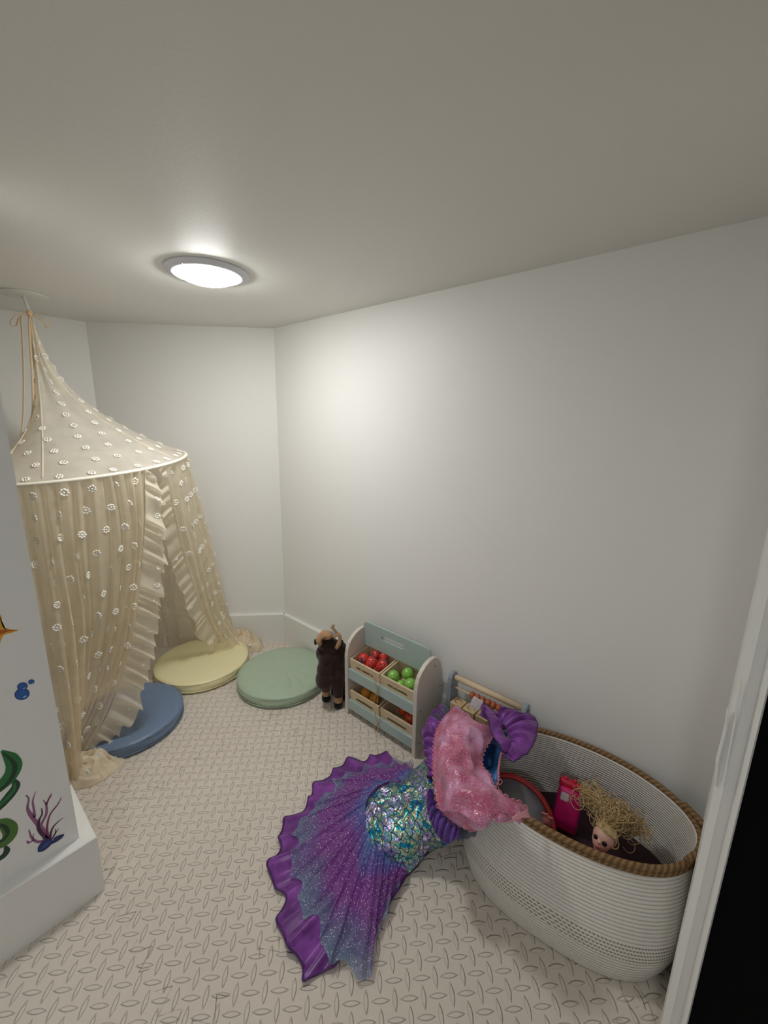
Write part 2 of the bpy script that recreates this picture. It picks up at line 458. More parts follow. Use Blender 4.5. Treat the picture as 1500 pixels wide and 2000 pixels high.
def dots_on(G, N, su, sv, rr, u0=0, skip=None, R=.0125):
    """places tufts over a grid at regular cloth distances"""
    def ex(bm):
        nv, nu = len(G), len(G[0])
        i = 0; acc = sv*.6; row = 0
        for i in range(1, nv-1):
            acc += (G[i][nu//2]-G[i-1][nu//2]).length
            if acc >= sv:
                acc -= sv; row += 1; a2 = su*(.5 if row % 2 else 0)+u0
                for j in range(1, nu-1):
                    a2 += (G[i][j]-G[i][j-1]).length
                    if a2 >= su:
                        a2 -= su
                        if skip and skip(G[i][j]): continue
                        for sgn in (1,):
                            rosette(bm, G[i][j], N[i][j]*sgn, G[i][j]-G[i][j-1], rr, R)
    return ex
rr = random.Random(5)
# upper cone, slightly pinched between the seams
nu, nv = 121, 40; G = []
for i in range(nv):
    v = i/(nv-1); row = []
    for j in range(nu):
        deg = -180+360*j/(nu-1)
        e = hoop(deg)
        w = v**1.0
        lf = max(0, math.cos(math.radians(deg+112)))**1.2
        hr = .012+(1-.012)*(v**(2.05+2.6*lf))        # concave sweep, slack on the far left
        p = Vector((KN.x+(e.x-KN.x)*hr, KN.y+(e.y-KN.y)*hr, KN.z+(e.z-KN.z)*(v**(.80-.12*lf))))
        fl = (math.sin(math.radians(deg)*14)*.006+math.sin(math.radians(deg)*9+1)*.006)*(1-v)**1.2*min(1, v*6)
        d = Vector((e.x-HX, e.y-HY, 0)).normalized()
        row.append(p+d*fl)
    G.append(row)
N = normals(G)
# outward normals
for i in range(nv):
    for j in range(nu):
        d = Vector((G[i][j].x-KN.x, G[i][j].y-KN.y, .4))
        if N[i][j].dot(d) < 0: N[i][j] = -N[i][j]
def cone_dots(bm):
    for i in range(5, nv-1):
        if (i-5) % 3: continue
        L = sum((G[i][j]-G[i][j-1]).length for j in range(1, nu)); k = max(4, int(L/.064))
        for q in range(k):
            j = int((q+.5*((i//3) % 2)+.25)/k*(nu-1)) % nu
            rosette(bm, G[i][j], N[i][j], G[i][(j+1) % nu]-G[i][j], rr, .0115)
cone = sheet('canopy_top', G, [conem, dotm], canopy, 0, extra=cone_dots)
bm = bmesh.new()                            # seams from the knot to the hoop
for deg in (45, 135, 225, 315, -20):
    j = int(((deg+180) % 360)/360*(nu-1))
    tube(bm, [G[i][j]+N[i][j]*.0008 for i in range(0, nv, 2)], .0022, 5, flat=.6)
fin('seam', bm, rufm, cone)
bm = bmesh.new(); tube(bm, [hoop(d, HR+.001) for d in range(0, 361, 5)], .0055, 8, cap=False)
fin('hoop', bm, mat('hoop_casing', (248, 240, 222), .8), canopy)
# hanging curtain panels : key profiles (top to floor), each as a list of points
def out(deg, r, z): a = math.radians(deg); return Vector((HX+r*math.cos(a), HY+r*math.sin(a), z))
def prof_straight(deg, rb, zb=.004, rm=None):
    t = hoop(deg)
    return [t, out(deg, HR+(rb-HR)*.18, .70), out(deg, HR+(rb-HR)*.42, .45), out(deg, HR+(rb-HR)*.75, .2), out(deg, rb, zb)]
def pxprof(l): return [atD(x, y, D) for x, y, D in l]
def Dof(v): return math.hypot(v.x, v.y)
def rows_from(keys, nv):                    # keys -> control rows
    K = [cr(k, nv) for k in keys]
    return [[k[i] for k in K] for i in range(nv)]
def pleated(keys, nu, nv, amp, freq, seed, pinch=1.0):
    rows = rows_from(keys, nv)
    G = [cru(r, nu) for r in rows]; rr = random.Random(seed)
    # cumulative pleat phase with irregular widths
    ph = [0]; f = 1
    for j in range(1, nu):
        if j % 9 == 0: f = .6+.9*rr.random()
        ph.append(ph[-1]+freq*f*2*PI/nu)
    out_ = []
    for i in range(nv):
        v = i/(nv-1); row = []
        for j in range(nu):
            p = G[i][j]; a = G[i][max(0, j-1)]; b = G[i][min(nu-1, j+1)]
            t = (b-a); t.z = 0; n = Vector((t.y, -t.x, 0)); n = n.normalized() if n.length > 1e-9 else Vector((1, 0, 0))
            A = amp*(.35+.65*min(1, v*2.2))*(1-.25*v)
            s = math.sin(ph[j]+.9*math.sin(v*2.2+ph[j]*.13)); s2 = math.sin(ph[j]*2.37+v*1.5)
            nz = noise.noise(Vector((j*.13, v*3, seed)))
            o = A*(s*.75+s2*.25*(1-v)+nz*.6)
            tt = t.normalized() if t.length > 1e-9 else Vector((0, 0, 0))
            row.append(p+n*o+tt*(A*.35*math.cos(ph[j])))
        out_.append(row)
    return out_
# left panel: from the gathered opening edge round the front-left to the back
Ledge = [hoop(19)]+pxprof([(284, 1000, 1.455), (279, 1080, 1.455), (268, 1180, 1.46), (256, 1255, 1.465), (236, 1320, 1.475), (212, 1390, 1.475), (182, 1440, 1.48), (150, 1488, 1.487)])
L1 = [hoop(6)]+pxprof([(246, 1050, 1.45), (235, 1200, 1.455), (205, 1330, 1.47), (150, 1460, 1.482), (141, 1505, 1.465)])
L2 = [hoop(-8)]+pxprof([(165, 1060, 1.42), (176, 1220, 1.44), (160, 1370, 1.45), (128, 1490, 1.45), (128, 1520, 1.44)])
keysL = [Ledge, L1, L2, prof_straight(-25, .40), prof_straight(-50, .40), prof_straight(-80, .40), prof_straight(-110, .41), prof_straight(-140, .41), prof_straight(-165, .40), prof_straight(-190, .40)]
GL = pleated(keysL, 330, 60, .019, 27, 3)
NL = normals(GL)
for i in range(len(NL)):
    for j in range(len(NL[0])):
        d = Vector((GL[i][j].x-HX, GL[i][j].y-HY, 0))
        if NL[i][j].dot(d) < 0: NL[i][j] = -NL[i][j]
left = sheet('left_curtain', GL, [clothm, dotm], canopy, 0, extra=dots_on(GL, NL, .085, .062, rr))
# right panel: from the opening edge, sweeping back over the yellow cushion, to the rear
Redge = [hoop(33)]+pxprof([(334, 975, 1.58), (345, 1030, 1.63), (360, 1090, 1.69), (380, 1150, 1.75), (403, 1210, 1.82), (428, 1252, 1.865)])
R1 = [hoop(50)]+pxprof([(363, 1000, 1.68), (382, 1080, 1.74), (402, 1160, 1.80), (424, 1225, 1.86), (448, 1262, 1.875)])
R2 = [hoop(66)]+pxprof([(380, 975, 1.80), (400, 1060, 1.86), (418, 1140, 1.91), (436, 1210, 1.95), (468, 1256, 1.925)])
R3 = [hoop(82)]+pxprof([(382, 960, 1.86), (402, 1040, 1.92), (420, 1110, 1.97), (437, 1180, 2.0), (452, 1222, 2.03)])
R4 = [hoop(98)]+[out(96, .41, .7), out(94, .44, .45), out(92, .48, .2), out(92, .50, .03)]
keysR = [Redge, R1, R2, R3, R4, prof_straight(112, .44), prof_straight(128, .43), prof_straight(145, .42), prof_straight(160, .41), prof_straight(172, .40)]
GR = pleated(keysR, 200, 56, .014, 17, 8)
NR = normals(GR)
for i in range(len(NR)):
    for j in range(len(NR[0])):
        d = Vector((GR[i][j].x-HX, GR[i][j].y-HY, 0))
        if NR[i][j].dot(d) < 0: NR[i][j] = -NR[i][j]
right = sheet('right_curtain', GR, [clothm, dotm], canopy, 0, extra=dots_on(GR, NR, .075, .062, rr))
# gathered ruffles along both opening edges
def ruffle(name, edge, side, width, waves, amp, seed, parent, m=rufm, nv=420, nu=14):
    E = cr(edge, nv); G = []; ph = 0; bend = 0
    for i in range(nv):
        v = i/(nv-1); ph += 2*PI*waves/nv*max(.3, .95+1.9*noise.noise(Vector((v*13, seed, 0))))
        t = (E[min(i+1, nv-1)]-E[max(0, i-1)]).normalized()
        d = (side-t*side.dot(t)*.9).normalized(); n = t.cross(d).normalized(); row = []
        w = width(v)*(1+.55*noise.noise(Vector((v*11, seed, 4))))
        big = noise.noise(Vector((v*5, seed, 9)))
        for j in range(nu):
            u = j/(nu-1)
            o = amp*u**.38*(math.sin(ph+u*1.1)+.35*math.sin(ph*.61+2+1.5*u)+1.3*big*u)
            # cloth falls outwards and down, so the folds slant
            row.append(E[i]+d*(w*(u-.12*u*u)*(1+.05*math.cos(ph)))+n*o+Vector((0, 0, -w*.62*u**1.25))+t*(amp*.45*u*math.cos(ph+.4)))
        G.append(row)
    N = normals(G); rq = random.Random(seed)
    def ex(bm):
        for i in range(8, nv-6, 23): rosette(bm, G[i][nu*2//3], -N[i][nu*2//3], E[i]-E[i-1], rq, .010)
    return sheet(name, G, [m, dotm], parent, 0, extra=ex)
cv = Vector((.62, .78, 0))                  # towards the right of the photograph
ruffle('ruffle', Ledge, Vector((.25, .97, 0)), lambda v: .030+.040*min(1, v*4), 25, .0115, 4, left)
ruffle('ruffle', Redge, Vector((-.1, -.99, 0)), lambda v: .024+.034*min(1, v*3)*(1-.35*v), 20, .0095, 9, right)
# cloth left over on the floor in two crumpled heaps
heapm = sheer('crumpled_cream_cotton', (252, 236, 208), .93, .25)
def heap(c, rx, ry, hz, seed, ang, parent, n=46):
    G = []
    for i in range(n):
        row = []
        for j in range(n*2):
            u = i/(n-1)*1.0; a = 2*PI*j/(n*2-1)
            rad = u*(1+.22*noise.noise(Vector((math.cos(a)*1.6, math.sin(a)*1.6, seed))))
            x, y = rad*math.cos(a)*rx, rad*math.sin(a)*ry
            X = x*math.cos(ang)-y*math.sin(ang); Y = x*math.sin(ang)+y*math.cos(ang)
            q = Vector((X*26, Y*26, seed))
            rdg = 1-abs(noise.noise(q))*2.6; rdg2 = 1-abs(noise.noise(q*2.1+Vector((3, 0, 0))))*2.4
            z = hz*(1-u**2.5)*(.42+.45*max(0, rdg)+.22*max(0, rdg2))+.002
            sx = noise.noise(q*1.3+Vector((9, 9, 0)))*.012; sy = noise.noise(q*1.3+Vector((0, 5, 9)))*.012
            row.append(Vector((c[0]+X+sx, c[1]+Y+sy, max(.0015, z))))
        G.append(row)
    rq = random.Random(seed); N = normals(G)
    def ex(bm):
        for k in range(7):
            i = rq.randint(8, n-10); j = rq.randint(2, n*2-3)
            rosette(bm, G[i][j], N[i][j] if N[i][j].z > 0 else -N[i][j], Vector((1, 0, 0)), rq, .010)
    return sheet('heaped_hem', G, [heapm, dotm], parent, 0, extra=ex)
p = at(160, 1502, .01); heap((p.x, p.y), .120, .066, .062, 3, 1.05, left)
heap((-1.715, .950), .105, .056, .105, 6, .80, right)
# ribbon bow and long ties under the hook
ribm = mat('peach_ribbon', (228, 196, 150), .7, sheen=.3)
bm = bmesh.new()
def rib(pts, w=.0035): tube(bm, cr(pts, 26), w, 6, flat=.3)
k = KN; D0 = 1.83
rib([k, atD(42, 612, D0), atD(26, 620, D0-.01), atD(20, 634, D0-.01), atD(32, 636, D0), atD(38, 620, D0), k], .0035)
rib([k, atD(72, 616, D0), atD(88, 622, D0-.01), atD(97, 632, D0-.01), atD(90, 640, D0), atD(84, 628, D0), k], .0035)
rib([k, atD(42, 616, D0-.02), atD(43, 650, D0-.02), atD(46, 720, D0-.03), atD(46, 780, D0-.05), atD(44, 830, D0-.08), atD(34, 900, D0-.16)], .003)
rib([k, atD(57, 640, D0-.02), atD(61, 700, D0-.03), atD(64, 760, D0-.05), atD(64, 800, D0-.06), atD(58, 850, D0-.09), atD(36, 905, D0-.15)], .003)
ball(bm, k, .009, 2, (1, 1, 1.3))
bowt = fin('ribbon_bow', bm, ribm, canopy)
hk = thing('ceiling_hook', 'white round ceiling plate and stem holding up the canopy', 'hook', (-1.856, .334, H))
plm = mat('white_hook_plastic', (224, 224, 214), .4)
bm = bmesh.new(); lathe(bm, [(.067, -.0002), (.068, -.002), (.064, -.004), (.02, -.0045), (.008, -.006)], (-1.856, .334, H), 48); fin('plate', bm, plm, hk)
bm = bmesh.new(); tube(bm, [(-1.856, .334, H-.003), tuple((Vector((-1.856, .334, H))*.9+KN*.1)), tuple(Vector((-1.856, .334, H))*.08+KN*.92)], [.0065, .0042, .0042], 10); fin('stem', bm, plm, hk)
# ------------------------------------------------------------------ toy market stand
XL, XR, YF = -1.008, -.673, .963
sgrey = mat('pale_painted_wood', (214, 206, 192), .5, var=.03, vscale=8)
sage = mat('sage_painted_wood', (166, 184, 178), .45, var=.03, vscale=8)
def wood_mat(name, rgb, sc=1):
    m = mat(name, rgb, .55); g = NT(m); o = g.coords('Object')
    mp = g.N('ShaderNodeMapping'); g.L(o, mp.inputs[0]); mp.inputs['Scale'].default_value = (6*sc, 40*sc, 60*sc)
    n = g.noise(mp.outputs[0], 3, 4); c = lin(rgb)
    g.L(g.mix(n, tuple(v*.86 for v in c[:3])+(1,), tuple(min(1, v*1.12) for v in c[:3])+(1,)), g.b.inputs['Base Color'])
    return m
wood = wood_mat('birch_wood', (214, 192, 158))
stand = thing('toy_market_stand', 'sage and cream wooden toy market stand holding fruit crates', 'toy shelf', ((XL+XR)/2, 1.04, 0))
side = [(YF, 0), (YF, .25), (.966, .275), (.975, .297), (.990, .312), (1.010, .325), (1.035, .332), (1.060, .332), (1.080, .322), (1.096, .300), (1.108, .262), (1.116, .215), (1.119, .16), (1.119, 0)]
scr = mat('screw_cap', (70, 62, 56), .5)
for x0 in (XL, XR-.015):
    bm = bmesh.new(); prism(bm, [Vector((x0, y, z)) for y, z in side], Vector((.015, 0, 0)), bev=.002)
    sp = fin('side_panel', bm, sgrey, stand, smooth=False)
    for y, z in ((1.062, .300), (.985, .045), (.985, .172), (1.10, .205)):
        xx = x0+.0152 if x0 > -.9 else x0-.0004; bm = bmesh.new()
        lathe(bm, [(.0028, 0), (.0028, .0006)], (xx, y, z), 10, M=rotM('Y', PI/2))
        fin('screw', bm, scr, sp)
def front_lip(z0, z1):
    bm = bmesh.new(); box(bm, (XL+.0152, YF+.002, z0), (XR-.0152, YF+.013, z1), .0015); fin('lip', bm, sage, stand, smooth=False)
front_lip(.028, .067); front_lip(.157, .198)
for z in (.028, .160):
    bm = bmesh.new(); M = Matrix.Translation(Vector((0, YF+.013, z))) @ Matrix.Rotation(math.radians(7), 4, 'X')
    box(bm, (XL+.0152, 0, 0), (XR-.0152, .137, .006)); 
    for v in bm.verts: v.co = M @ v.co
    fin('shelf_board', bm, sgrey, stand, smooth=False)
# header with handle slot
yb = 1.052
bm = bmesh.new()
def rrect(x0, x1, z0, z1, r, n=6, corners=(1, 1, 1, 1)):
    out_ = []
    for k, (cx, cz, a) in enumerate(((x1-r, z0+r, -90), (x1-r, z1-r, 0), (x0+r, z1-r, 90), (x0+r, z0+r, 180))):
        if not corners[k]:
            out_.append(((x1 if k < 2 else x0), (z0 if k in (0, 3) else z1))); continue
        for q in range(n+1):
            t = math.radians(a+90*q/n); out_.append((cx+r*math.cos(t), cz+r*math.sin(t)))
    return out_
def plate_slot(bm, x0, x1, z0, z1, r, sx0, sx1, sz0, sz1, y, th, M=None, corners=(1, 1, 1, 1)):
    sr = (sz1-sz0)/2*.98
    O = rrect(x0, x1, z0, z1, r, 6, corners); I = rrect(sx0, sx1, sz0, sz1, sr, 5)
    lay = []
    for yy in (y, y+th):
        vo = [bm.verts.new((a, yy, b)) for a, b in O]; vi = [bm.verts.new((a, yy, b)) for a, b in I]
        eo = [bm.edges.new((vo[i], vo[(i+1) % len(vo)])) for i in range(len(vo))]
        ei = [bm.edges.new((vi[i], vi[(i+1) % len(vi)])) for i in range(len(vi))]
        bmesh.ops.triangle_fill(bm, edges=eo+ei, use_beauty=True)
        lay.append((vo, vi))
    for q in (0, 1):
        a, b = lay[0][q], lay[1][q]
        for i in range(len(a)): bm.faces.new((a[i], a[(i+1) % len(a)], b[(i+1) % len(b)], b[i]))
    if M:
        for v in bm.verts: v.co = M @ v.co
plate_slot(bm, XL+.012, XR-.0155, .262, .358, .022, -.905, -.800, .311, .331, yb, .009, corners=(0, 1, 1, 0))
fin('header_board', bm, sage, stand, smooth=False)
bm = bmesh.new(); box(bm, (XL+.0155, 1.105, .02), (XR-.0155, 1.110, .262), .001); fin('back_board', bm, sgrey, stand, smooth=False)
# crates : local frame x right, y back, z up, tipped a little towards the front
def crate(x0, w, zf, label):
    yf = YF+.0165; d = .105; h = .070
    t = thing('wooden_crate', label, 'crate', (x0+w/2, yf+d/2, zf), 'small wooden fruit crates')
    M = Matrix.Translation(Vector((x0, yf, zf))) @ Matrix.Rotation(math.radians(7), 4, 'X')
    def P(bm, nm, m=wood):
        for v in bm.verts: v.co = M @ v.co
        return fin(nm, bm, m, t, smooth=False)
    bm = bmesh.new(); plate_slot(bm, 0, w, 0, h, .001, w*.2, w*.8, h*.50, h*.70, 0, .0065); P(bm, 'front_panel')
    bm = bmesh.new(); box(bm, (0, d-.006, 0), (w, d, h), .0008); P(bm, 'back_panel')
    for xx in (0, w-.006):
        bm = bmesh.new(); box(bm, (xx, .0066, 0), (xx+.006, d-.0062, h), .0008); P(bm, 'side_panel')
    bm = bmesh.new(); box(bm, (.0062, .0067, 0), (w-.0062, d-.0062, .004)); P(bm, 'bottom_panel')
    return lambda a, b, c: M @ Vector((a, b, c))
cA = crate(-.9905, .148, .1675, 'wooden crate of red fruit, upper left in the stand')
cB = crate(-.8385, .148, .1675, 'wooden crate of green apples, upper right in the stand')
cC = crate(-.9905, .146, .0355, 'wooden crate of orange fruit, lower left in the stand')
cD = crate(-.8365, .146, .0355, 'wooden crate of tomatoes, lower right in the stand')
redm = mat('red_painted_fruit', (206, 50, 42), .3, spec=.6, coat=.3); grm = mat('green_painted_apple', (128, 186, 76), .3, spec=.6, coat=.3)
orm = mat('orange_painted_fruit', (226, 148, 40), .4); tom = mat('tomato_paint', (206, 74, 32), .35)
seedm = mat('black_seed_paint', (30, 18, 16), .5); tealm = mat('blue_green_stalk', (62, 88, 98), .6)
def tomato(c, r, m, label, group, cat='toy fruit', nm='toy_tomato', stalk_dir=(0, -.8, .5)):
    t = thing(nm, label, cat, c-Vector((0, 0, r)), group); bm = bmesh.new()
    prof = [(0.001, -.96), (.25, -.95), (.55, -.82), (.83, -.5), (1.0, -.03), (.93, .40), (.72, .72), (.45, .9), (.2, .92), (.06, .84), (.001, .80)]
    q = Vector(stalk_dir).normalized().to_track_quat('Z', 'Y').to_matrix()
    lathe(bm, [(a*r, b*r) for a, b in prof], c, 28, M=q); fin('fruit', bm, m, t)
    return t, q
def strawberry(c, r, dirv, label):
    t = thing('toy_strawberry', label, 'toy fruit', c-Vector((0, 0, r)), 'painted wooden strawberries')
    q = Vector(dirv).normalized().to_track_quat('Z', 'Y').to_matrix(); bm = bmesh.new()
    prof = [(.001, -1.35), (.25, -1.28), (.52, -1.0), (.78, -.55), (.96, 0), (1.0, .3), (.9, .65), (.65, .88), (.3, .95), (.001, .9)]
    fine = cr([Vector((a, b, 0)) for a, b in prof], 22)
    lathe(bm, [(max(.001, p.x)*r, p.y*r) for p in fine], c, 26, M=q); f = fin('fruit', bm, redm, t)
    bm = bmesh.new()
    for i in range(2, 20, 3):
        n = max(3, int(fine[i].x*8))
        for k in range(n):
            a = 2*PI*(k+.5*(i % 2))/n; p = q @ Vector((fine[i].x*r*math.cos(a), fine[i].x*r*math.sin(a), fine[i].y*r))
            ball(bm, c+p, r*.105, 1)
    fin('seed', bm, seedm, f)
    bm = bmesh.new()
    for k in range(5):
        a = 2*PI*k/5; p0 = q @ Vector((0, 0, r*.93)); p1 = q @ Vector((r*.35*math.cos(a), r*.35*math.sin(a), r*.97)); p2 = q @ Vector((r*.7*math.cos(a), r*.7*math.sin(a), r*.86))
        tube(bm, [c+p0, c+p1, c+p2], [r*.12, r*.13, r*.02], 6, flat=.5)
    fin('stalk', bm, tealm, t)
r = .0195
t, q = tomato(cA(.034, .040, 0.058), .0225, redm, 'round red wooden tomato with dark star stalk, front left in crate', None, stalk_dir=(.25, -.75, .25))
bm = bmesh.new(); c = cA(.034, .040, 0.058)
for k in range(5):
    a = 2*PI*k/5; R_ = .0225
    tube(bm, [c+q @ Vector((0, 0, R_*.84)), c+q @ Vector((R_*.3*math.cos(a), R_*.3*math.sin(a), R_*.95)), c+q @ Vector((R_*.62*math.cos(a), R_*.62*math.sin(a), R_*.84))], [.003, .0034, .0006], 6, flat=.5)
tube(bm, [c+q @ Vector((0, 0, R_*.8)), c+q @ Vector((0, 0, R_*1.12))], .0022, 6)
fin('stalk', bm, tealm, t)
strawberry(cA(.078, .034, 0.063), .0225, (.1, .7, .6), 'spotted red wooden strawberry at the middle front of its crate')
strawberry(cA(.118, .050, 0.061), .0225, (.5, .6, .5), 'spotted red wooden strawberry at the right of its crate')
strawberry(cA(.064, .072, 0.067), .0185, (-.2, -.75, .5), 'red wooden strawberry behind the tomato, stalk showing')
strawberry(cA(.098, .082, 0.065), .0185, (-.5, .7, .5), 'red wooden strawberry at the back of the crate')
def apple(c, r, label, dirv=(0, .3, 1)):
    t, q = tomato(c, r, grm, label, 'painted wooden green apples', 'toy fruit', 'toy_apple', dirv)
    bm = bmesh.new(); tube(bm, [c+q @ Vector((0, 0, r*.78)), c+q @ Vector((0, 0, r*1.05)), c+q @ Vector((r*.12, 0, r*1.25))], [.0012, .0012, .0016], 6)
    fin('stalk', bm, mat('dark_stalk', (70, 60, 50), .7), t)
apple(cB(.034, .030, 0.061), .0215, 'green wooden apple at the front left of its crate', (.2, .8, .1))
apple(cB(.108, .032, 0.061), .0220, 'green wooden apple at the front right of its crate', (.1, .8, -.1))
apple(cB(.072, .064, 0.067), .0215, 'green wooden apple at the middle back of its crate', (.6, .6, .3))
apple(cB(.072, .024, 0.045), .0190, 'green wooden apple low between the two front ones', (0, -.3, -1))
apple(cB(.124, .074, 0.059), .0195, 'green wooden apple at the right back, beside side panel', (-.6, .2, .8))
def orange(c, r, m, label, nm, grp):
    t, q = tomato(c, r, m, label, grp, 'toy fruit', nm, (.1, .3, -1))
    bm = bmesh.new(); ball(bm, c+Vector((r*.1, -r*.55, r*.78)), .0022, 1); fin('bud', bm, tealm, t)
orange(cC(.045, .040, 0.051), .0200, orm, 'orange wooden fruit in the lower left crate, left one', 'toy_orange', 'orange wooden fruit in the lower crate')
orange(cC(.090, .040, 0.049), .0200, orm, 'orange wooden fruit in the lower left crate, right one', 'toy_orange', 'orange wooden fruit in the lower crate')
orange(cD(.060, .058, 0.053), .0200, tom, 'dark orange wooden tomato at the back of lower crate', 'toy_tomato', 'tomatoes in the lower crate')
orange(cD(.102, .040, 0.053), .0205, tom, 'dark orange wooden tomato beside the right side panel', 'toy_tomato', 'tomatoes in the lower crate')
strm = mat('raffia', (196, 160, 104), .8)
def raffia(zt, zb, x, label, sd):
    rq = random.Random(sd); o = thing('raffia_string', label, 'string', (x, YF-.002, zt), None); bm = bmesh.new(); y0 = YF-.003
    def T(l, w=.0009): tube(bm, cr([Vector(p) for p in l], 22), w, 5)
    T([(x-.038, YF+.013, zt+.008), (x-.022, YF+.005, zt+.002), (x-.008, y0, zt-.012), (x, y0, zt-.024)])
    T([(x+.018, YF+.014, zt+.012), (x+.010, YF+.005, zt-.002), (x+.003, y0, zt-.014), (x, y0, zt-.024)])
    for k in range(3):
        e = (x+(-.010, .004, .010)[k], y0-.002-.002*k, zb+(0, .012, .022)[k])
        T([(x, y0, zt-.024), (x+.004*math.sin(k*2), y0-.002, zt-.040), (x+(-.006, .004, .002)[k], y0-.003, (zt+zb)/2), e])
    fin('strand', bm, strm, o)
    bm = bmesh.new(); ball(bm, (x, y0, zt-.024), .0026, 1); ball(bm, (x+.001, y0, zt-.029), .0022, 1); fin('knot', bm, strm, o)
raffia(.208, .118, -.842, 'raffia string knotted over the upper lip of the stand', 1)
raffia(.076, -.0, -.838, 'raffia string hanging from the lower lip of the stand', 2)
# ------------------------------------------------------------------ plush moose
def fur(name, rgb, rough=.9, bs=180, bd=.8):
    m = mat(name, rgb, rough, spec=.15, sheen=.25, var=.25, vscale=60); g = NT(m)
    g.L(g.bump(g.noise(g.coords('Object'), bs, 4), bd, .004), g.b.inputs['Normal']); return m
brown = fur('dark_brown_plush', (52, 34, 28)); tan = fur('tan_plush', (176, 138, 100), bs=260, bd=.4); blk = fur('black_plush', (18, 14, 13))
body_k = 1.0
def meta_skin(name, balls, m, parent, res=.006, rem=.0045):
    """one continuous surface round a list of (centre, radius, scale)"""
    bm = bmesh.new()
    for c, r, s in balls: ball(bm, c, r, 3, s)
    o = fin(name, bm, m, parent)
    md = o.modifiers.new('join', 'REMESH'); md.mode = 'VOXEL'; md.voxel_size = rem; md.use_smooth_shade = True
    sm = o.modifiers.new('soft', 'SMOOTH'); sm.iterations = 6; sm.factor = .6
    return o
def limb(a, b, ra, rb, n=7):
    a, b = Vector(a), Vector(b)
    return [(a.lerp(b, i/n), ra+(rb-ra)*i/n, (1, 1, 1)) for i in range(n+1)]
FL = at(634, 1371, .0); FR = at(660, 1386, .0)   # front hooves
mid = (FL+FR)/2; fwd = Vector((.30, -.95, 0)).normalized(); rt = Vector((fwd.y*-1, fwd.x, 0))
FL = FL-fwd*.012+Vector((.001, 0, 0)); FR = FR-fwd*.012-Vector((.006, 0, 0))
moose = thing('plush_moose', 'dark brown plush moose with tan antlers, standing beside the stand', 'soft toy', (mid.x, mid.y+.03, 0))
zt = .262
hd = mid-fwd*.006                            # head hangs in front of the chest
BL = FL-fwd*.055+Vector((.012, 0, 0)); BR = FR-fwd*.055+Vector((-.004, 0, 0))
bod = mid-fwd*.035
body = [(bod+Vector((0, 0, .135)), .046, (1, 1, 1.1)), (bod-fwd*.022+Vector((0, 0, .150)), .045, (1, 1, 1.2)), (bod+Vector((.004, 0, .185)), .038, (1, 1, 1.2)), (bod-fwd*.02+Vector((.014, 0, .215)), .030, (1, 1, 1.2)), (bod+fwd*.012+Vector((0, 0, .205)), .032, (1, 1, 1.1))]
body += limb(bod+Vector((-.012, 0, .22)), hd+Vector((-.010, .004, .246)), .028, .026)
body += [(atD(634, 1257, 1.456), .023, (1, 1, 1)), (atD(630, 1276, 1.462), .024, (1, 1, 1.3)), (atD(655, 1262, 1.468), .024, (1, 1, 1)), (atD(645, 1254, 1.466), .022, (1, 1, 1))]
# long drooping muzzle
body += [(hd+fwd*.018+Vector((-.016, 0, .205)), .028, (1, 1, 1.2)), (hd+fwd*.028+Vector((-.016, 0, .165)), .029, (1, 1, 1.3)), (hd+fwd*.034+Vector((-.015, 0, .128)), .032, (1.05, .95, 1.25))]
for p in (FL, FR, BL, BR): body += limb(p+Vector((0, 0, .058)), p*.75+bod*.25+Vector((0, 0, .130)), .018, .024)
meta_skin('body', [(c_, r_*1.10, s_) for c_, r_, s_ in body], brown, moose)
for p in (FL, FR, BL, BR):
    bm = bmesh.new(); lathe(bm, [(.0145, .024), (.0165, .027), (.0172, .045), (.0168, .060), (.014, .066)], p, 20); fin('sock', bm, tan if p in (FL, FR) else blk, moose)
    bm = bmesh.new(); lathe(bm, [(.012, .0005), (.0175, .003), (.0185, .012), (.0178, .024), (.0150, .031), (.010, .033)], p, 20); ball(bm, p+fwd*.007+Vector((0, 0, .011)), .0125, 2, (1, 1, .86)); fin('hoof', bm, blk, moose)
ch = hd+fwd*.040+Vector((-.004, 0, .094))
bm = bmesh.new(); ball(bm, ch, .016, 2, (1.2, 1, .7)); fin('chin', bm, fur('chin_plush', (84, 58, 46)), moose)
e0 = at(632, 1245, .262); H0 = hd+Vector((-.016, 0, .250))
def taper(P, rad, n):
    out_ = []
    for i in range(n):
        f = i/(n-1)*(len(rad)-1); k = min(int(f), len(rad)-2); out_.append(rad[k]+(rad[k+1]-rad[k])*(f-k))
    return out_
def antler(s):
    bm = bmesh.new(); D_ = 1.442
    if s < 0:
        P_ = cr([atD(645, 1243, D_), atD(637, 1240, D_), atD(629, 1241, D_-.002), atD(624, 1247, D_-.004), atD(623, 1254, D_-.006), atD(627, 1259, D_-.008)], 18)
        tube(bm, P_, taper(P_, [.010, .017, .019, .018, .018, .012], 18), 12, flat=.6)
    else:
        P_ = cr([atD(650, 1246, D_), atD(660, 1238, D_), atD(664, 1246, D_-.002), atD(662, 1257, D_-.004), atD(657, 1266, D_-.006)], 16)
        tube(bm, P_, taper(P_, [.008, .010, .010, .015, .012], 16), 12, flat=.6)
        P2 = cr([atD(663, 1242, D_), atD(655, 1232, D_+.002), atD(647, 1224, D_+.004)], 8); tube(bm, P2, taper(P2, [.007, .0065, .0075], 8), 8, flat=.7)
        ball(bm, atD(651, 1222, D_+.004), .006, 1)
    return fin('antler', bm, tan, moose)
bm = bmesh.new(); ball(bm, atD(637, 1240, 1.446), .024, 3, (1.15, .8, .70)); fin('forehead', bm, tan, moose)
antler(-1); antler(1)
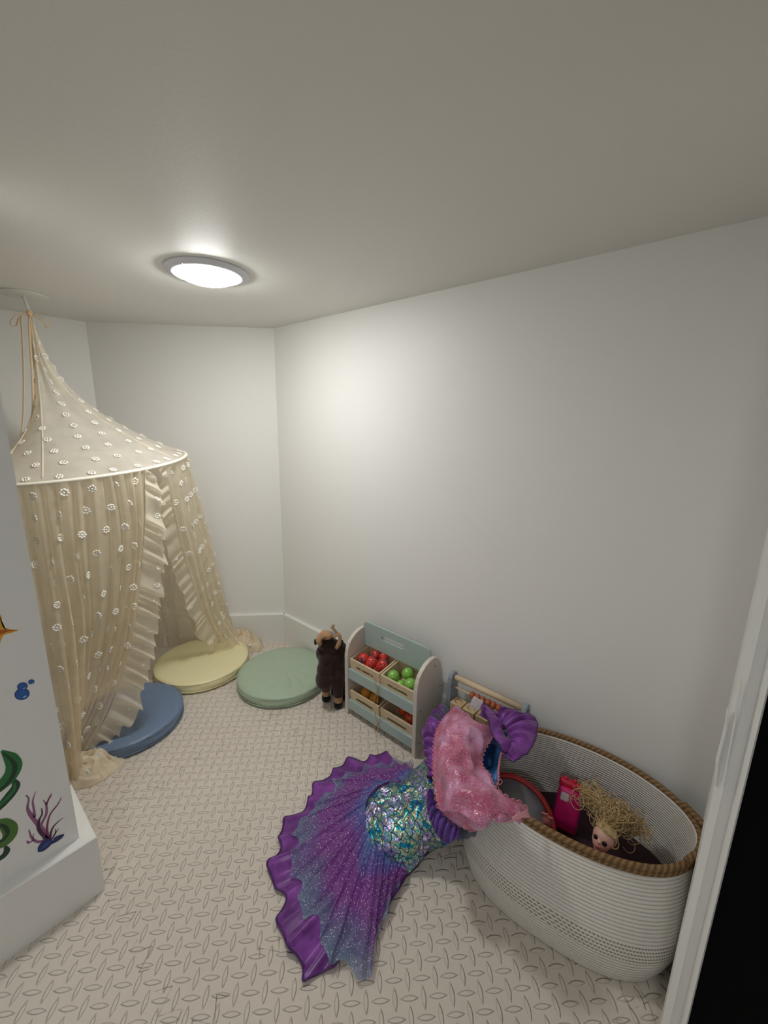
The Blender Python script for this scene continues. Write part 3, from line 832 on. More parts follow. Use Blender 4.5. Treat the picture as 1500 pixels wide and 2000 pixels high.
for p, s in ((atD(616, 1254, 1.452), .009), (atD(668, 1256, 1.456), .010)):
    bm = bmesh.new(); ball(bm, p, s, 2, (.7, .6, 1.5)); fin('ear', bm, brown, moose)
for p in (atD(634, 1250, 1.420), atD(649, 1247, 1.422)):
    bm = bmesh.new(); ball(bm, p, .0042, 2); ey = fin('eye', bm, mat('black_bead', (8, 8, 8), .12, spec=.8), moose)
bm = bmesh.new(); prism(bm, [atD(x, y, 1.470) for x, y in ((644, 1232), (656, 1233), (657, 1242), (647, 1245))], Vector((0, .0012, 0))); fin('care_tag', bm, mat('white_tag', (238, 240, 238), .7), moose, smooth=False)
# ------------------------------------------------------------------ block cart with handle
AX0, AX1, AY = -.608, -.374, 1.080
cart = thing('block_cart', 'grey-sided wooden toy cart with dowel handle and bead rod', 'toy cart', ((AX0+AX1)/2, AY, 0))
cgrey = mat('blue_grey_painted_wood', (142, 154, 164), .45)
for x0 in (AX0-.014, AX1):
    bm = bmesh.new()
    pts = [(AY-.020, .03), (AY-.020, .262), (AY-.017, .280), (AY-.009, .292), (AY+.004, .296), (AY+.017, .290), (AY+.025, .276), (AY+.030, .20), (AY+.042, .03)]
    prism(bm, [Vector((x0, y, z)) for y, z in pts], Vector((.014, 0, 0)), bev=.0025); sp = fin('side_panel', bm, cgrey, cart, smooth=False)
    bm = bmesh.new(); xx = x0+.0142 if x0 > -.5 else x0-.0002
    lathe(bm, [(.004, 0), (.004, .0008)], (xx, AY+.004, .278), 12, M=rotM('Y', PI/2)); fin('screw', bm, scr, sp)
for yy in (AY-.015, AY+.032):
    for xx in (AX0-.007, AX1+.007):
        bm = bmesh.new(); lathe(bm, [(.022, -.006), (.0235, -.004), (.0235, .004), (.022, .006)], (xx, yy, .0238), 24, M=rotM('Y', PI/2)); fin('wheel', bm, wood, cart)
bm = bmesh.new(); tube(bm, [(AX0-.001, AY+.004, .277), (AX1+.001, AY+.004, .277)], .0095, 16); fin('handle_bar', bm, wood, cart)
bm = bmesh.new(); tube(bm, [(AX0-.001, AY-.004, .247), (AX1+.001, AY-.004, .247)], .0035, 10); rod = fin('bead_rod', bm, wood, cart)
bdm = mat('terracotta_bead', (176, 96, 62), .4)
for k in range(10):
    xx = -.536+k*.0182
    bm = bmesh.new(); lathe(bm, [(.004, -.0088), (.008, -.0078), (.0115, -.003), (.0118, .003), (.008, .0078), (.004, .0088)], (xx, AY-.004, .247), 18, M=rotM('Y', PI/2)); fin('bead', bm, bdm, rod)
bm = bmesh.new(); box(bm, (AX0, AY+.022, .035), (AX1, AY+.027, .16), .001); fin('back_panel', bm, mat('dark_panel', (44, 40, 36), .7), cart, smooth=False)
for z in (.165, .105, .045):
    bm = bmesh.new(); box(bm, (AX0+.0005, AY-.030, z), (AX1-.0005, AY+.021, z+.005), .001); fin('tray', bm, mat('dark_panel', (44, 40, 36), .7), cart, smooth=False)
bk = wood_mat('block_wood', (206, 180, 140), 1)
tops = {'r': mat('block_red_print', (176, 92, 84), .6), 'g': mat('block_green_print', (116, 140, 104), .6), 'b': mat('block_blue_print', (96, 130, 146), .6)}
def block(x, z, s, col, label, dep=.040):
    t = thing('toy_block', label, 'toy block', (x+s/2, AY-.008, z), 'wooden blocks in the toy cart'); bm = bmesh.new()
    box(bm, (x, AY-.030, z), (x+s, AY-.030+dep, z+s*.8), .002); fin('cube', bm, bk, t, smooth=False)
    bm = bmesh.new(); a = []
    for k in range(15): th = math.pi*1.5*k/14; a.append(Vector((x+s/2+s*.27*math.cos(th), AY-.030+dep/2+dep*.25*math.sin(th), z+s*.8+.0003)))
    tube(bm, a, .0016, 5, flat=.3); fin('print', bm, tops[col], t)
for k, (cc, lb) in enumerate((('r', 'wooden block with red print, leftmost on the upper tray'), ('g', 'wooden block with green print, second on the upper tray'), ('b', 'wooden block behind the white card on the upper tray'), ('r', 'wooden block beside the purple ruffle on the upper tray'), ('g', 'wooden block at the right end of the upper tray'))):
    block(AX0+.006+k*.046, .1705, .042, cc, lb)
for k, (cc, lb) in enumerate((('g', 'wooden block, leftmost on the lower tray above the costume'), ('b', 'wooden block, second on the lower tray of the cart'), ('r', 'wooden block in the middle of the lower cart tray'), ('g', 'wooden block below the white card on the lower tray'), ('b', 'wooden block at the right end of the lower tray'))):
    block(AX0+.006+k*.046, .1105, .042, cc, lb)
bm = bmesh.new(); a = [atY(x, y, AY-.034) for x, y in ((925, 1360), (944, 1370), (935, 1388), (916, 1378))]
prism(bm, a, Vector((0, .0012, 0))); 
cdm = mat('white_card', (236, 236, 240), .6); g = NT(cdm)
n = g.smooth(g.noise(g.coords('Object'), 130, 2), .55, .62); g.L(g.mix(n, lin((238, 238, 242)), lin((232, 196, 190))), g.b.inputs['Base Color'])
o = fin('paper_card', bm, cdm, smooth=False, loc=a[2]); tag(o, 'small white printed card tucked among the cart blocks', 'card')
# ------------------------------------------------------------------ rope basket
QX, QY, QA, QB, QN, QR = -.188, .926, .252, .178, 2.45, math.radians(7)
HB_ = .232
def bprof(u, deg, off=0):
    """basket wall: u 0..1 bottom to rim"""
    c, s = math.cos(math.radians(deg)), math.sin(math.radians(deg))
    ex = 2/(2.6-.5*u)
    x = abs(c)**ex*(1 if c >= 0 else -1); y = abs(s)**ex*(1 if s >= 0 else -1)
    bul = .90+.10*math.sin(min(1, u*2.4)*PI/2)+.015*math.sin(u*PI)-.02*max(0, u-.6)
    low = .0
    zz = u*HB_
    tip = abs(math.cos(math.radians(deg)))**8
    sag = .018*(1-tip)*u**3*(1 if s < 0 else .35)      # rim dips on the long sides
    X = x*(QA*bul+off)*(1+.01*tip*u); Y = y*(QB*(bul+.05*(1-u)-.14*u**1.5)+off)-.012+.048*u**1.3
    return Vector((QX+X*math.cos(QR)-Y*math.sin(QR), QY+X*math.sin(QR)+Y*math.cos(QR), .001+zz-sag))
basket = thing('rope_basket', 'oval white cotton rope basket with brown jute rim, full of toys', 'basket', (QX, QY, 0))
def rope_mat():
    m = mat('white_cotton_rope', (226, 221, 210), .9, spec=.15); g = NT(m)
    u = g.sep(g.coords('UV')); x, z = u[0], u[1]
    # coils: z in coil units, stitches: x
    cz = g.M('FRACT', z); coil = g.M('SINE', g.M('MULTIPLY', cz, PI))
    zig = g.M('PINGPONG', g.M('ADD', x, g.M('MULTIPLY', g.M('FLOOR', z), .5)), .5)
    st = g.M('ABSOLUTE', g.M('SUBTRACT', g.M('FRACT', g.M('ADD', z, .5)), g.M('ADD', .25, zig)))
    stl = g.smooth(st, .05, .13, 1, 0)
    row = g.M('FLOOR', g.M('SUBTRACT', z, .25))
    dark = g.M('MULTIPLY', g.M('GREATER_THAN', row, 7.5), g.M('LESS_THAN', row, 12.5))
    tw = g.M('SINE', g.M('ADD', g.M('MULTIPLY', x, 2*PI), g.M('MULTIPLY', cz, 4.0)))
    h = g.M('ADD', g.M('POWER', coil, .6), g.M('MULTIPLY', tw, .06))
    g.L(g.bump(h, .9, .0022), g.b.inputs['Normal'])
    base = g.mix(g.noise(g.coords('Object'), 30, 3), lin((228, 223, 213)), lin((236, 232, 224)))
    c = g.mix(g.M('MULTIPLY', stl, .22), base, lin((196, 188, 172)))
    c = g.mix(g.M('MULTIPLY', stl, g.M('MULTIPLY', dark, .9)), c, lin((112, 98, 74)))
    g.L(c, g.b.inputs['Base Color']); return m
rpm = rope_mat(); NCO = 33; n = 160
bm = bmesh.new(); uv = bm.loops.layers.uv.new('UVMap'); R = []
us = [i/(NCO*3) for i in range(NCO*3+1)]
for u in us: R.append([bm.verts.new(bprof(u, 360*k/n)) for k in range(n)])
for i in range(len(R)-1):
    for k in range(n):
        k2 = (k+1) % n; f = bm.faces.new((R[i][k], R[i][k2], R[i+1][k2], R[i+1][k]))
        for l, (a, b) in zip(f.loops, ((k, i), (k+1, i), (k+1, i+1), (k, i+1))): l[uv].uv = (a/n*210, us[b]*NCO)
bm.faces.new(R[0][::-1])
bk_ = fin('woven_body', bm, rpm, basket, recalc=False)
s = bk_.modifiers.new('wall', 'SOLIDIFY'); s.thickness = .007; s.offset = -1
def jute():
    m = mat('brown_jute', (134, 104, 70), .95, spec=.1); g = NT(m)
    u = g.sep(g.coords('UV')); t = g.M('SINE', g.M('ADD', g.M('MULTIPLY', u[0], 2*PI), g.M('MULTIPLY', u[1], 2*PI*2)))
    fz = g.noise(g.coords('Object'), 400, 3)
    h = g.M('ADD', g.M('MULTIPLY', t, .5), g.M('MULTIPLY', fz, .6)); g.L(g.bump(h, .6, .002), g.b.inputs['Normal'])
    g.L(g.mix(g.smooth(g.M('ADD', g.M('MULTIPLY', t, .22), fz), .2, .9), lin((112, 86, 58)), lin((160, 130, 94))), g.b.inputs['Base Color']); return m
jm = jute()
def rope(bm, pts, r, pitch=.013, n=10):
    P = cr(pts, max(24, int(sum((Vector(pts[i+1])-Vector(pts[i])).length for i in range(len(pts)-1))/.004)))
    R = tube(bm, P, r, n); uv = bm.loops.layers.uv.verify(); idx = {}
    L = 0
    for i, ring in enumerate(R):
        if i: L += (P[i]-P[i-1]).length
        for k, v in enumerate(ring): idx[v] = (L/pitch, k/n)
    for v, (a, b) in idx.items():
        for l in v.link_loops:
            bb = b
            if b == 0 and any(idx.get(w, (0, 0))[1] > .8 for w in (q.vert for q in l.face.loops)): bb = 1.0
            l[uv].uv = (a, bb)
bm = bmesh.new(); bm.loops.layers.uv.new('UVMap')
rim = [bprof(1, d, .001)+Vector((0, 0, .005)) for d in range(0, 361, 4)]
rope(bm, rim, .0068)
rim2 = [bprof(1, d, .0015)+Vector((0, 0, -.0065)) for d in range(0, 361, 4)]
rope(bm, rim2, .0064)
fin('jute_rim', bm, jm, basket)
bm = bmesh.new()                            # dark blanket stitches under the rim
for k in range(150):
    d = 360*k/150; a = bprof(1, d, .0042)+Vector((0, 0, -.0125)); b = bprof(1, d+.8, .0036)+Vector((0, 0, -.0185))
    tube(bm, [a, b], .0007, 4)
fin('rim_stitch', bm, mat('dark_brown_thread', (74, 54, 34), .8), basket)
for sg in (1, -1):                          # rope handles standing off both ends
    d0 = 0 if sg > 0 else 180
    e = bprof(1, d0, 0); o_ = Vector((math.cos(QR)*sg, math.sin(QR)*sg, 0))
    a = bprof(1, d0-27, .002)+Vector((0, 0, .012)); b = bprof(1, d0+27, .002)+Vector((0, 0, .012))
    m_ = e+o_*.017+Vector((0, 0, .022))
    bm = bmesh.new(); bm.loops.layers.uv.new('UVMap')
    rope(bm, [a, a.lerp(m_, .5)+o_*.004, m_, b.lerp(m_, .5)+o_*.004, b], .0072)
    fin('handle', bm, jm, basket)
# contents
def lean(c, nrm): return Vector(nrm).normalized().to_track_quat('Z', 'Y').to_matrix()
c = Vector((-.300, .868, .118)); q = lean(c, (.28, -.30, .85))
dt = thing('hand_drum', 'round toy drum with red rim and grey skin, in the basket', 'toy drum', c-Vector((0, 0, .08)))
bm = bmesh.new(); lathe(bm, [(.094, -.012), (.1045, -.012), (.1055, -.010), (.1055, .010), (.1045, .012), (.094, .012), (.092, .009), (.092, -.009)], c, 64, M=q, cap=False)
R = bm.verts[:]; fin('rim', bm, mat('red_drum_rim', (168, 26, 30), .4), dt)
bm = bmesh.new(); lathe(bm, [(.093, .002), (.093, .006), (.001, .006)], c, 64, M=q); fin('drum_skin', bm, mat('grey_drum_skin', (136, 136, 142), .45), dt)
c = Vector((-.203, .990, .132)); M = Matrix.Translation(c) @ Matrix.Rotation(.25, 4, 'Z') @ Matrix.Rotation(-.35, 4, 'X') @ Matrix.Rotation(.10, 4, 'Y')
pk = thing('pink_toy_case', 'bright pink plastic toy case with white sticker, standing in basket', 'toy', c-Vector((0, 0, .06)))
pkm = mat('hot_pink_plastic', (206, 24, 110), .35)
bm = bmesh.new(); box(bm, (-.030, -.014, -.060), (.030, .014, .046), .009, M, seg=3); fin('case', bm, pkm, pk, smooth=True)
bm = bmesh.new(); box(bm, (-.032, -.008, .0405), (.030, .012, .062), .006, M, seg=3); ball(bm, M @ Vector((-.018, .002, .063)), .007, 1); ball(bm, M @ Vector((.004, .002, .064)), .007, 1); fin('lid', bm, mat('red_plastic', (190, 22, 52), .35), pk)
bm = bmesh.new(); prism(bm, [M @ Vector((x, -.0146, z)) for x, z in rrect(-.022, -.004, .014, .034, .003)], M.to_3x3() @ Vector((0, -.0008, 0))); fin('sticker', bm, mat('silver_sticker', (206, 200, 204), .4, var=.2, vscale=220), pk, smooth=False)
# fashion doll lying head up
D = at(1180, 1634, .170)
doll = thing('fashion_doll', 'blonde fashion doll tumbled face down in the basket', 'doll', D-Vector((0, 0, .1)))
skin = mat('doll_skin', (226, 176, 160), .45)
fdir = Vector((-.15, -.80, .45)).normalized(); updir = Vector((.12, .35, .85)).normalized()
xax = fdir.cross(updir).normalized()*-1; updir = xax.cross(fdir)*-1
def DP(a, b, c_): return D+xax*a+fdir*b+updir*c_
if DP(0, 0, 1).z < D.z: updir = -updir
bl = [(DP(0, 0, 0), .024, (1, 1, 1)), (DP(0, .006, -.014), .018, (1, 1, 1)), (DP(0, .010, -.026), .010, (1, 1, 1)), (DP(.010, .011, -.012), .009, (1, 1, 1)), (DP(-.010, .011, -.012), .009, (1, 1, 1)), (DP(0, .0245, -.010), .0036, (1, 1, 1)), (DP(0, .022, -.0205), .004, (1.4, 1, .7))]
bl += limb(DP(0, -.004, -.025), DP(0, -.010, -.045), .008, .009, 4)
bl += [(DP(0, -.012, -.062), .018, (1.2, .8, 1)), (DP(0, -.014, -.08), .014, (1, .9, 1.1))]
bl += limb(DP(.018, -.012, -.055), DP(.034, .0, -.085), .007, .005) + limb(DP(-.018, -.012, -.055), DP(-.036, .0, -.085), .007, .005)
meta_skin('figure', bl, skin, doll, rem=.002)
em = mat('dark_doll_eye', (20, 12, 14), .2); 
for s in (1, -1):
    bm = bmesh.new(); ball(bm, DP(.0095*s, .0205, -.006), .0058, 2, (1, .8, 1)); fin('eye', bm, em, doll)
bm = bmesh.new(); ball(bm, DP(0, .0255, -.0205), .003, 2, (1.8, .8, .8)); fin('lips', bm, mat('doll_lips', (196, 70, 90), .4), doll)
hairm = mat('blonde_doll_hair', (196, 168, 120), .45, spec=.5, var=.22, vscale=90); rq = random.Random(3)
bm = bmesh.new()
ball(bm, DP(0, -.004, .005), .0262, 3, (1, 1, 1))
for v in list(bm.verts):
    l = v.co-D
    if l.dot(fdir) > .010 and l.dot(updir) < .010: bm.verts.remove(v)
for k in range(70):                         # combed strands from the hairline to the bun
    a = -1.5+3.0*k/69; s0 = DP(.0245*math.sin(a)*.95, .019*math.cos(a), .010+.006*math.cos(a)); s1 = DP(.018*math.sin(a), .006*math.cos(a), .0235); s2 = DP(.004*math.sin(a), -.012, .034)
    tube(bm, cr([s0, s1, s2], 8), .0016, 5, cap=False)
hcap = fin('hair', bm, hairm, doll)
bm = bmesh.new()                            # wild curls spreading up from the crown
cen = [at(1150, 1552, .190), at(1172, 1572, .185), at(1205, 1588, .180), at(1232, 1610, .165), at(1195, 1602, .190)]
root = DP(0, -.010, .032)
for k in range(620):
    cc = cen[rq.choice((0, 1, 1, 2, 2, 3, 4, 4))]+Vector((rq.gauss(0, .010), rq.gauss(0, .010), rq.gauss(0, .008)))
    st = root+Vector((rq.gauss(0, .006), rq.gauss(0, .006), rq.gauss(0, .004))); P = []; a0 = rq.random()*6; fr = 5+5*rq.random(); am = .003+.006*rq.random()
    for i in range(22):
        t = i/21; p = st.lerp(cc, t)
        env = am*min(1, t*3)
        p += Vector((math.cos(a0+fr*t), math.sin(a0+fr*t), math.sin(a0*2+fr*.8*t)))*env+Vector((0, 0, .016*math.sin(t*PI)))
        P.append(p)
    # tip curls on
    tip = P[-1]; ta = rq.random()*6; tr_ = .006+.010*rq.random(); sw = rq.choice((-1, 1))*(3+2*rq.random())
    for i in range(1, 12):
        th = ta+sw*i/11; P.append(tip+Vector((math.cos(th)-math.cos(ta), math.sin(th)-math.sin(ta), .4*(math.sin(th*1.3)-math.sin(ta*1.3))))*tr_)
    tube(bm, P, .0007+.0005*rq.random(), 4, cap=False)
for c_ in cen: ball(bm, c_-Vector((0, 0, .006)), .018, 2)
fin('curl', bm, hairm, hcap)
# small pink doll limb and a red toy at the bottom
bm = bmesh.new(); c = Vector((-.232, .905, .115))
hp = thing('small_baby_doll', 'small pink doll limb poking up beside the drum', 'doll', c-Vector((0, 0, .04)))
ar = limb(c-Vector((.0, .0, .035)), c+Vector((.004, 0, .014)), .014, .011)+[(c+Vector((.006, -.002, .028)), .013, (1, .8, 1))]
for k in range(5): ar += limb(c+Vector((-.004+.005*k, -.003, .034)), c+Vector((-.007+.0065*k, -.007, .046+.003*(k % 3))), .0036, .0028, 3)
bm.free(); meta_skin('figure', ar, mat('pink_doll_skin', (206, 120, 120), .5), hp, rem=.0022)
c = Vector((-.045, .878, .130)); rd = thing('red_toy_car', 'red plastic toy at the right end of the basket', 'toy', c-Vector((0, 0, .03)))
bm = bmesh.new(); box(bm, c-Vector((.042, .020, .014)), c+Vector((.042, .020, .010)), .007, seg=3); box(bm, c-Vector((.022, .017, -.008)), c+Vector((.024, .017, .028)), .008, seg=3); fin('car_body', bm, mat('red_toy_plastic', (206, 44, 40), .35), rd)
for sx in (-1, 1):
    for sy in (-1, 1):
        bm = bmesh.new(); lathe(bm, [(.008, -.004), (.009, -.002), (.009, .002), (.008, .004)], c+Vector((sx*.026, sy*.021, -.014)), 16, M=rotM('X', PI/2)); fin('wheel', bm, blk, rd)
for k in range(7):                          # soft heap the toys rest on
    pass
def pillowheap():
    bm = bmesh.new(); n1, n2 = 24, 40; G = []
    for i in range(n1):
        row = []
        for j in range(n2+1):
            u = i/(n1-1); a = 360*j/n2; e = bprof(.32, a, -.012); p = Vector((QX, QY, 0)).lerp(Vector((e.x, e.y, 0)), u)
            row.append(Vector((p.x, p.y, .070+.022*noise.noise(Vector((p.x*18, p.y*18, 2)))-.012*u)))
        G.append(row)
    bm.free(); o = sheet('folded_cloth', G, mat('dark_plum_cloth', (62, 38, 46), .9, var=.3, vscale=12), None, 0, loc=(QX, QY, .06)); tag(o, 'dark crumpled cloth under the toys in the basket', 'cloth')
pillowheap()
# ------------------------------------------------------------------ mermaid costume
def scale_mat():
    m = mat('iridescent_scale_foil', (60, 130, 150), .24, metal=.85, spec=.6); g = NT(m)
    u = g.sep(g.coords('UV')); x, y = u[0], u[1]
    row = g.M('FLOOR', y); fy = g.M('FRACT', y)
    fx = g.M('SUBTRACT', g.M('FRACT', g.M('ADD', x, g.M('MULTIPLY', row, .5))), .5)
    d = g.M('SQRT', g.M('ADD', g.M('MULTIPLY', fx, fx), g.M('MULTIPLY', g.M('MULTIPLY', fy, fy), .25)))
    line = g.smooth(g.M('ABSOLUTE', g.M('SUBTRACT', d, .49)), .02, .055, 1, 0)
    o = g.coords('Object')
    n = g.noise(o, 34, 3); n2 = g.noise(o, 95, 2)
    k = g.M('ADD', g.M('MULTIPLY', n, .8), g.M('MULTIPLY', n2, .35))
    col = g.ramp(k, [(.36, lin((50, 60, 190))), (.44, lin((30, 150, 220))), (.50, lin((40, 180, 180))), (.55, lin((240, 226, 180))), (.60, lin((80, 190, 190))), (.66, lin((190, 150, 240))), (.74, lin((245, 245, 250)))])
    g.L(g.mix(line, col, lin((18, 52, 84))), g.b.inputs['Base Color'])
    g.L(g.M('MULTIPLY', g.M('SUBTRACT', 1.0, line), .8), g.b.inputs['Metallic'])
    g.L(g.bump(g.M('ADD', n2, g.M('MULTIPLY', g.noise(o, 30, 2), 1.5)), .55, .012), g.b.inputs['Normal']); return m
def glitter(g, o, base, dens=.93, sc=420, col=(245, 238, 250)):
    v = g.N('ShaderNodeTexVoronoi'); v.inputs['Scale'].default_value = sc; g.L(o, v.inputs['Vector'])
    r = g.sep(v.outputs['Color'])[0]
    near = g.M('LESS_THAN', v.outputs['Distance'], .42)
    f = g.M('MULTIPLY', g.M('GREATER_THAN', r, dens), near)
    g.L(g.mix(f, base, lin(col)), g.b.inputs['Base Color'])
    return f
def tulle_mat():
    m = mat('glitter_tulle', (110, 70, 150), .55, sheen=.3); g = NT(m)
    u = g.sep(g.coords('UV')); x, y = u[0], u[1]; o = g.coords('Object')
    cv_ = g.N('ShaderNodeCombineXYZ'); g.L(g.M('MULTIPLY', x, 9.0), cv_.inputs[0]); g.L(g.M('MULTIPLY', y, 1.1), cv_.inputs[1])
    st = g.noise(cv_.outputs[0], 1.0, 4)
    k = g.M('ADD', g.M('MULTIPLY', y, .62), g.M('MULTIPLY', st, .62))
    col = g.ramp(k, [(.20, lin((84, 146, 190))), (.36, lin((84, 92, 176))), (.50, lin((124, 48, 150))), (.72, lin((132, 52, 150))), (.84, lin((104, 96, 150))), (.95, lin((104, 138, 160)))])
    f = glitter(g, o, col, .89, 620)
    fib = g.noise(o, 60, 3)
    g.alpha_out(g.M('ADD', .50, g.M('ADD', g.M('MULTIPLY', fib, .30), g.M('MULTIPLY', f, .35))))
    return m
def organza(name, rgb, op=.88, rough=.35, edge=None):
    m = mat(name, rgb, rough, spec=.5, sheen=.3); g = NT(m); o = g.coords('Object')
    n = g.noise(o, 26, 4); c = lin(rgb)
    col = g.mix(g.smooth(n, .35, .72), tuple(v*.75 for v in c[:3])+(1,), tuple(min(1, v*1.5+.03) for v in c[:3])+(1,))
    g.L(col, g.b.inputs['Base Color']); g.add_translucent(c, .3); g.alpha_out(op); return m
scm = scale_mat(); tlm = tulle_mat(); org = organza('purple_organza', (142, 66, 168)); edg = mat('dark_purple_edging', (70, 24, 92), .5)
pinkm = mat('pink_glitter_jersey', (206, 120, 152), .38, spec=.6, sheen=.2); g = NT(pinkm); o = g.coords('Object')
gn = g.noise(o, 14, 3); cc = g.mix(g.smooth(gn, .38, .66), lin((188, 88, 124)), lin((212, 150, 190)))
f = glitter(g, o, cc, .80, 620, (255, 240, 250)); g.L(g.M('MULTIPLY', f, .5), g.b.inputs['Metallic'])
g.L(g.bump(g.noise(o, 300, 2), .3, .002), g.b.inputs['Normal'])
lacem = mat('pink_lace', (226, 142, 158), .8); bluem = mat('blue_metallic_jersey', (54, 104, 160), .3, metal=.55, var=.35, vscale=30)
blor = organza('blue_violet_tulle', (104, 92, 176), .75, .5); gryt = organza('grey_blue_tulle', (110, 118, 140), .6, .6)
mer = thing('mermaid_costume', 'purple and blue mermaid dress with pink glitter bodice, slumped off the basket onto the floor', 'costume', at(760, 1640))
def A3(l): return [at(*p) for p in l]
def wrinkle(G, amp, sc, seed, prof=None, ridged=False):
    N = normals(G); n = len(G); m = len(G[0])
    for i in range(n):
        for j in range(m):
            p = G[i][j]; q = Vector((p.x*sc, p.y*sc, p.z*sc+seed)); a = noise.noise(q)
            if ridged: a = (1-abs(a)*2.2)*.7-.2
            nn = N[i][j] if N[i][j].z > 0 else -N[i][j]
            G[i][j] = p+nn*(amp*a*(prof(i/(n-1), j/(m-1)) if prof else 1))
    return G
def floorclamp(G, z=.003):
    for r in G:
        for p in r: p.z = max(z, p.z)
# tail fan: hub (hem of the scales) and outer edge in matching order
hub = [(806, 1512, .03), (783, 1532, .04), (753, 1535, .055), (729, 1550, .06), (716, 1572, .06), (713, 1596, .058), (716, 1622, .055), (724, 1645, .05), (738, 1663, .042), (756, 1678, .03), (776, 1694, .02), (797, 1706, .012)]
outr = [(800, 1500, .004), (735, 1476, .006), (640, 1512, .008), (600, 1567, .006), (560, 1608, .006), (536, 1664, .008), (533, 1712, .006), (549, 1765, .005), (556, 1830, .006), (588, 1905, .004), (655, 1885, .004), (700, 1868, .003)]
def fan(hub_, out_, nu, nv, waves, amp, seed, lift=0, radial=None, wsc=1.0):
    Hh = cr(A3(hub_), nu); Oo = cr(A3(out_), nu); G = []; ph = 0; rq = random.Random(seed); phs = []
    for j in range(nu):
        ph += 2*PI*waves/nu*(1+.5*noise.noise(Vector((j*.05, seed, 1)))); phs.append(ph)
    for i in range(nv):
        v = i/(nv-1); row = []
        for j in range(nu):
            p = Hh[j].lerp(Oo[j], v)
            d = (Oo[j]-Hh[j]); d.z = 0; dn = d.normalized(); tn = Vector((-dn.y, dn.x, 0))
            a = amp*(.25+.75*v**.8)*(1+.4*math.sin(j*.037*seed))
            z = Hh[j].z*(1-v)**1.3+Oo[j].z*v+a*(.5+.5*math.sin(phs[j]))+a*.35*math.sin(phs[j]*2.3+2)*(1-.5*v)+lift*(1-v*.7)+.016*v*(1-v)*2
            p = Vector((p.x, p.y, z))+tn*(a*.5*math.cos(phs[j])*v)+dn*(.010*v*v*math.sin(phs[j]*.5+seed)+.006*v*v*math.sin(phs[j]))
            row.append(p)
        G.append(row)
    return G
G = fan(hub, outr, 300, 40, 15, .0085, 3); wrinkle(G, .004, 18, 3); floorclamp(G, .003)
und = sheet('organza_fin', G, org, mer, .0008)
bm = bmesh.new(); tube(bm, G[-1][::2], .0022, 6); tube(bm, [G[i][0] for i in range(0, 40, 3)], .0018, 5); tube(bm, [G[i][-1] for i in range(0, 40, 3)], .0018, 5); fin('rolled_edge', bm, edg, und)
outs = [(808, 1494, .012), (760, 1492, .016), (670, 1520, .020), (628, 1567, .020), (592, 1600, .020), (572, 1660, .020), (580, 1740, .016), (598, 1790, .014), (628, 1840, .010), (655, 1890, .008), (712, 1916, .005), (730, 1860, .006), (760, 1770, .010), (790, 1712, .006)]
hub2 = hub[:-1]+[(790, 1700, .02), (797, 1706, .012), (798, 1704, .014)]
Gu = G
G = fan(hub2, outs, 300, 44, 21, .0085, 5, lift=.012); wrinkle(G, .009, 11, 8, lambda v, u: math.sin(v*PI)); wrinkle(G, .004, 34, 5, lambda v, u: math.sin(v*PI)**.5)
from mathutils.kdtree import KDTree           # keep the tulle lying on the layer beneath
kd = KDTree(300*40)
for i_, p_ in enumerate([q for r in Gu for q in r]): kd.insert((p_.x, p_.y, 0), i_)
kd.balance(); flatu = [q for r in Gu for q in r]
for r in G:
    for p_ in r:
        zm = 0
        for co, ix, ds in kd.find_n((p_.x, p_.y, 0), 4):
            if ds < .012: zm = max(zm, flatu[ix].z+.002)
        p_.z = max(p_.z, zm, .004)
sheet('tulle_fin', G, tlm, mer, 0)
# scaled tail
rows = [A3([(797, 1512, .012), (783, 1532, .045), (753, 1535, .062), (729, 1550, .066), (715, 1574, .068), (712, 1598, .066), (715, 1624, .062), (724, 1648, .055), (740, 1666, .046), (760, 1680, .034), (797, 1707, .010)]),
        A3([(806, 1504, .022), (792, 1524, .060), (775, 1532, .076), (757, 1548, .084), (748, 1572, .088), (746, 1598, .088), (750, 1624, .082), (760, 1646, .070), (774, 1664, .054), (788, 1680, .036), (806, 1698, .010)]),
        A3([(816, 1496, .045), (808, 1514, .080), (800, 1526, .094), (792, 1545, .102), (788, 1570, .106), (788, 1596, .106), (792, 1620, .098), (798, 1640, .082), (805, 1656, .060), (812, 1670, .036), (820, 1682, .014)]),
        A3([(826, 1486, .085), (824, 1502, .108), (822, 1518, .122), (820, 1540, .130), (820, 1565, .132), (822, 1590, .130), (825, 1612, .115), (828, 1630, .092), (830, 1642, .066), (832, 1654, .044), (835, 1662, .024)]),
        A3([(836, 1470, .135), (840, 1490, .150), (843, 1510, .160), (846, 1535, .166), (850, 1560, .166), (853, 1585, .160), (856, 1605, .145), (858, 1622, .120), (858, 1634, .09), (858, 1642, .07), (856, 1650, .045)]),
        A3([(848, 1450, .180), (858, 1475, .195), (864, 1500, .200), (870, 1530, .205), (874, 1560, .205), (878, 1585, .195), (880, 1605, .175), (882, 1620, .150), (882, 1630, .12), (880, 1638, .10), (876, 1644, .07)])]
R_ = [cr(r, 90) for r in rows]; cols = [cru([r[j] for r in R_], 60) for j in range(90)]; G = [[cols[j][i] for j in range(90)] for i in range(60)]
wrinkle(G, .016, 13, 4, lambda v, u: math.sin(u*PI)**.5*min(1, v*6+.3), True); wrinkle(G, .005, 42, 9, lambda v, u: math.sin(u*PI)); floorclamp(G, .003)
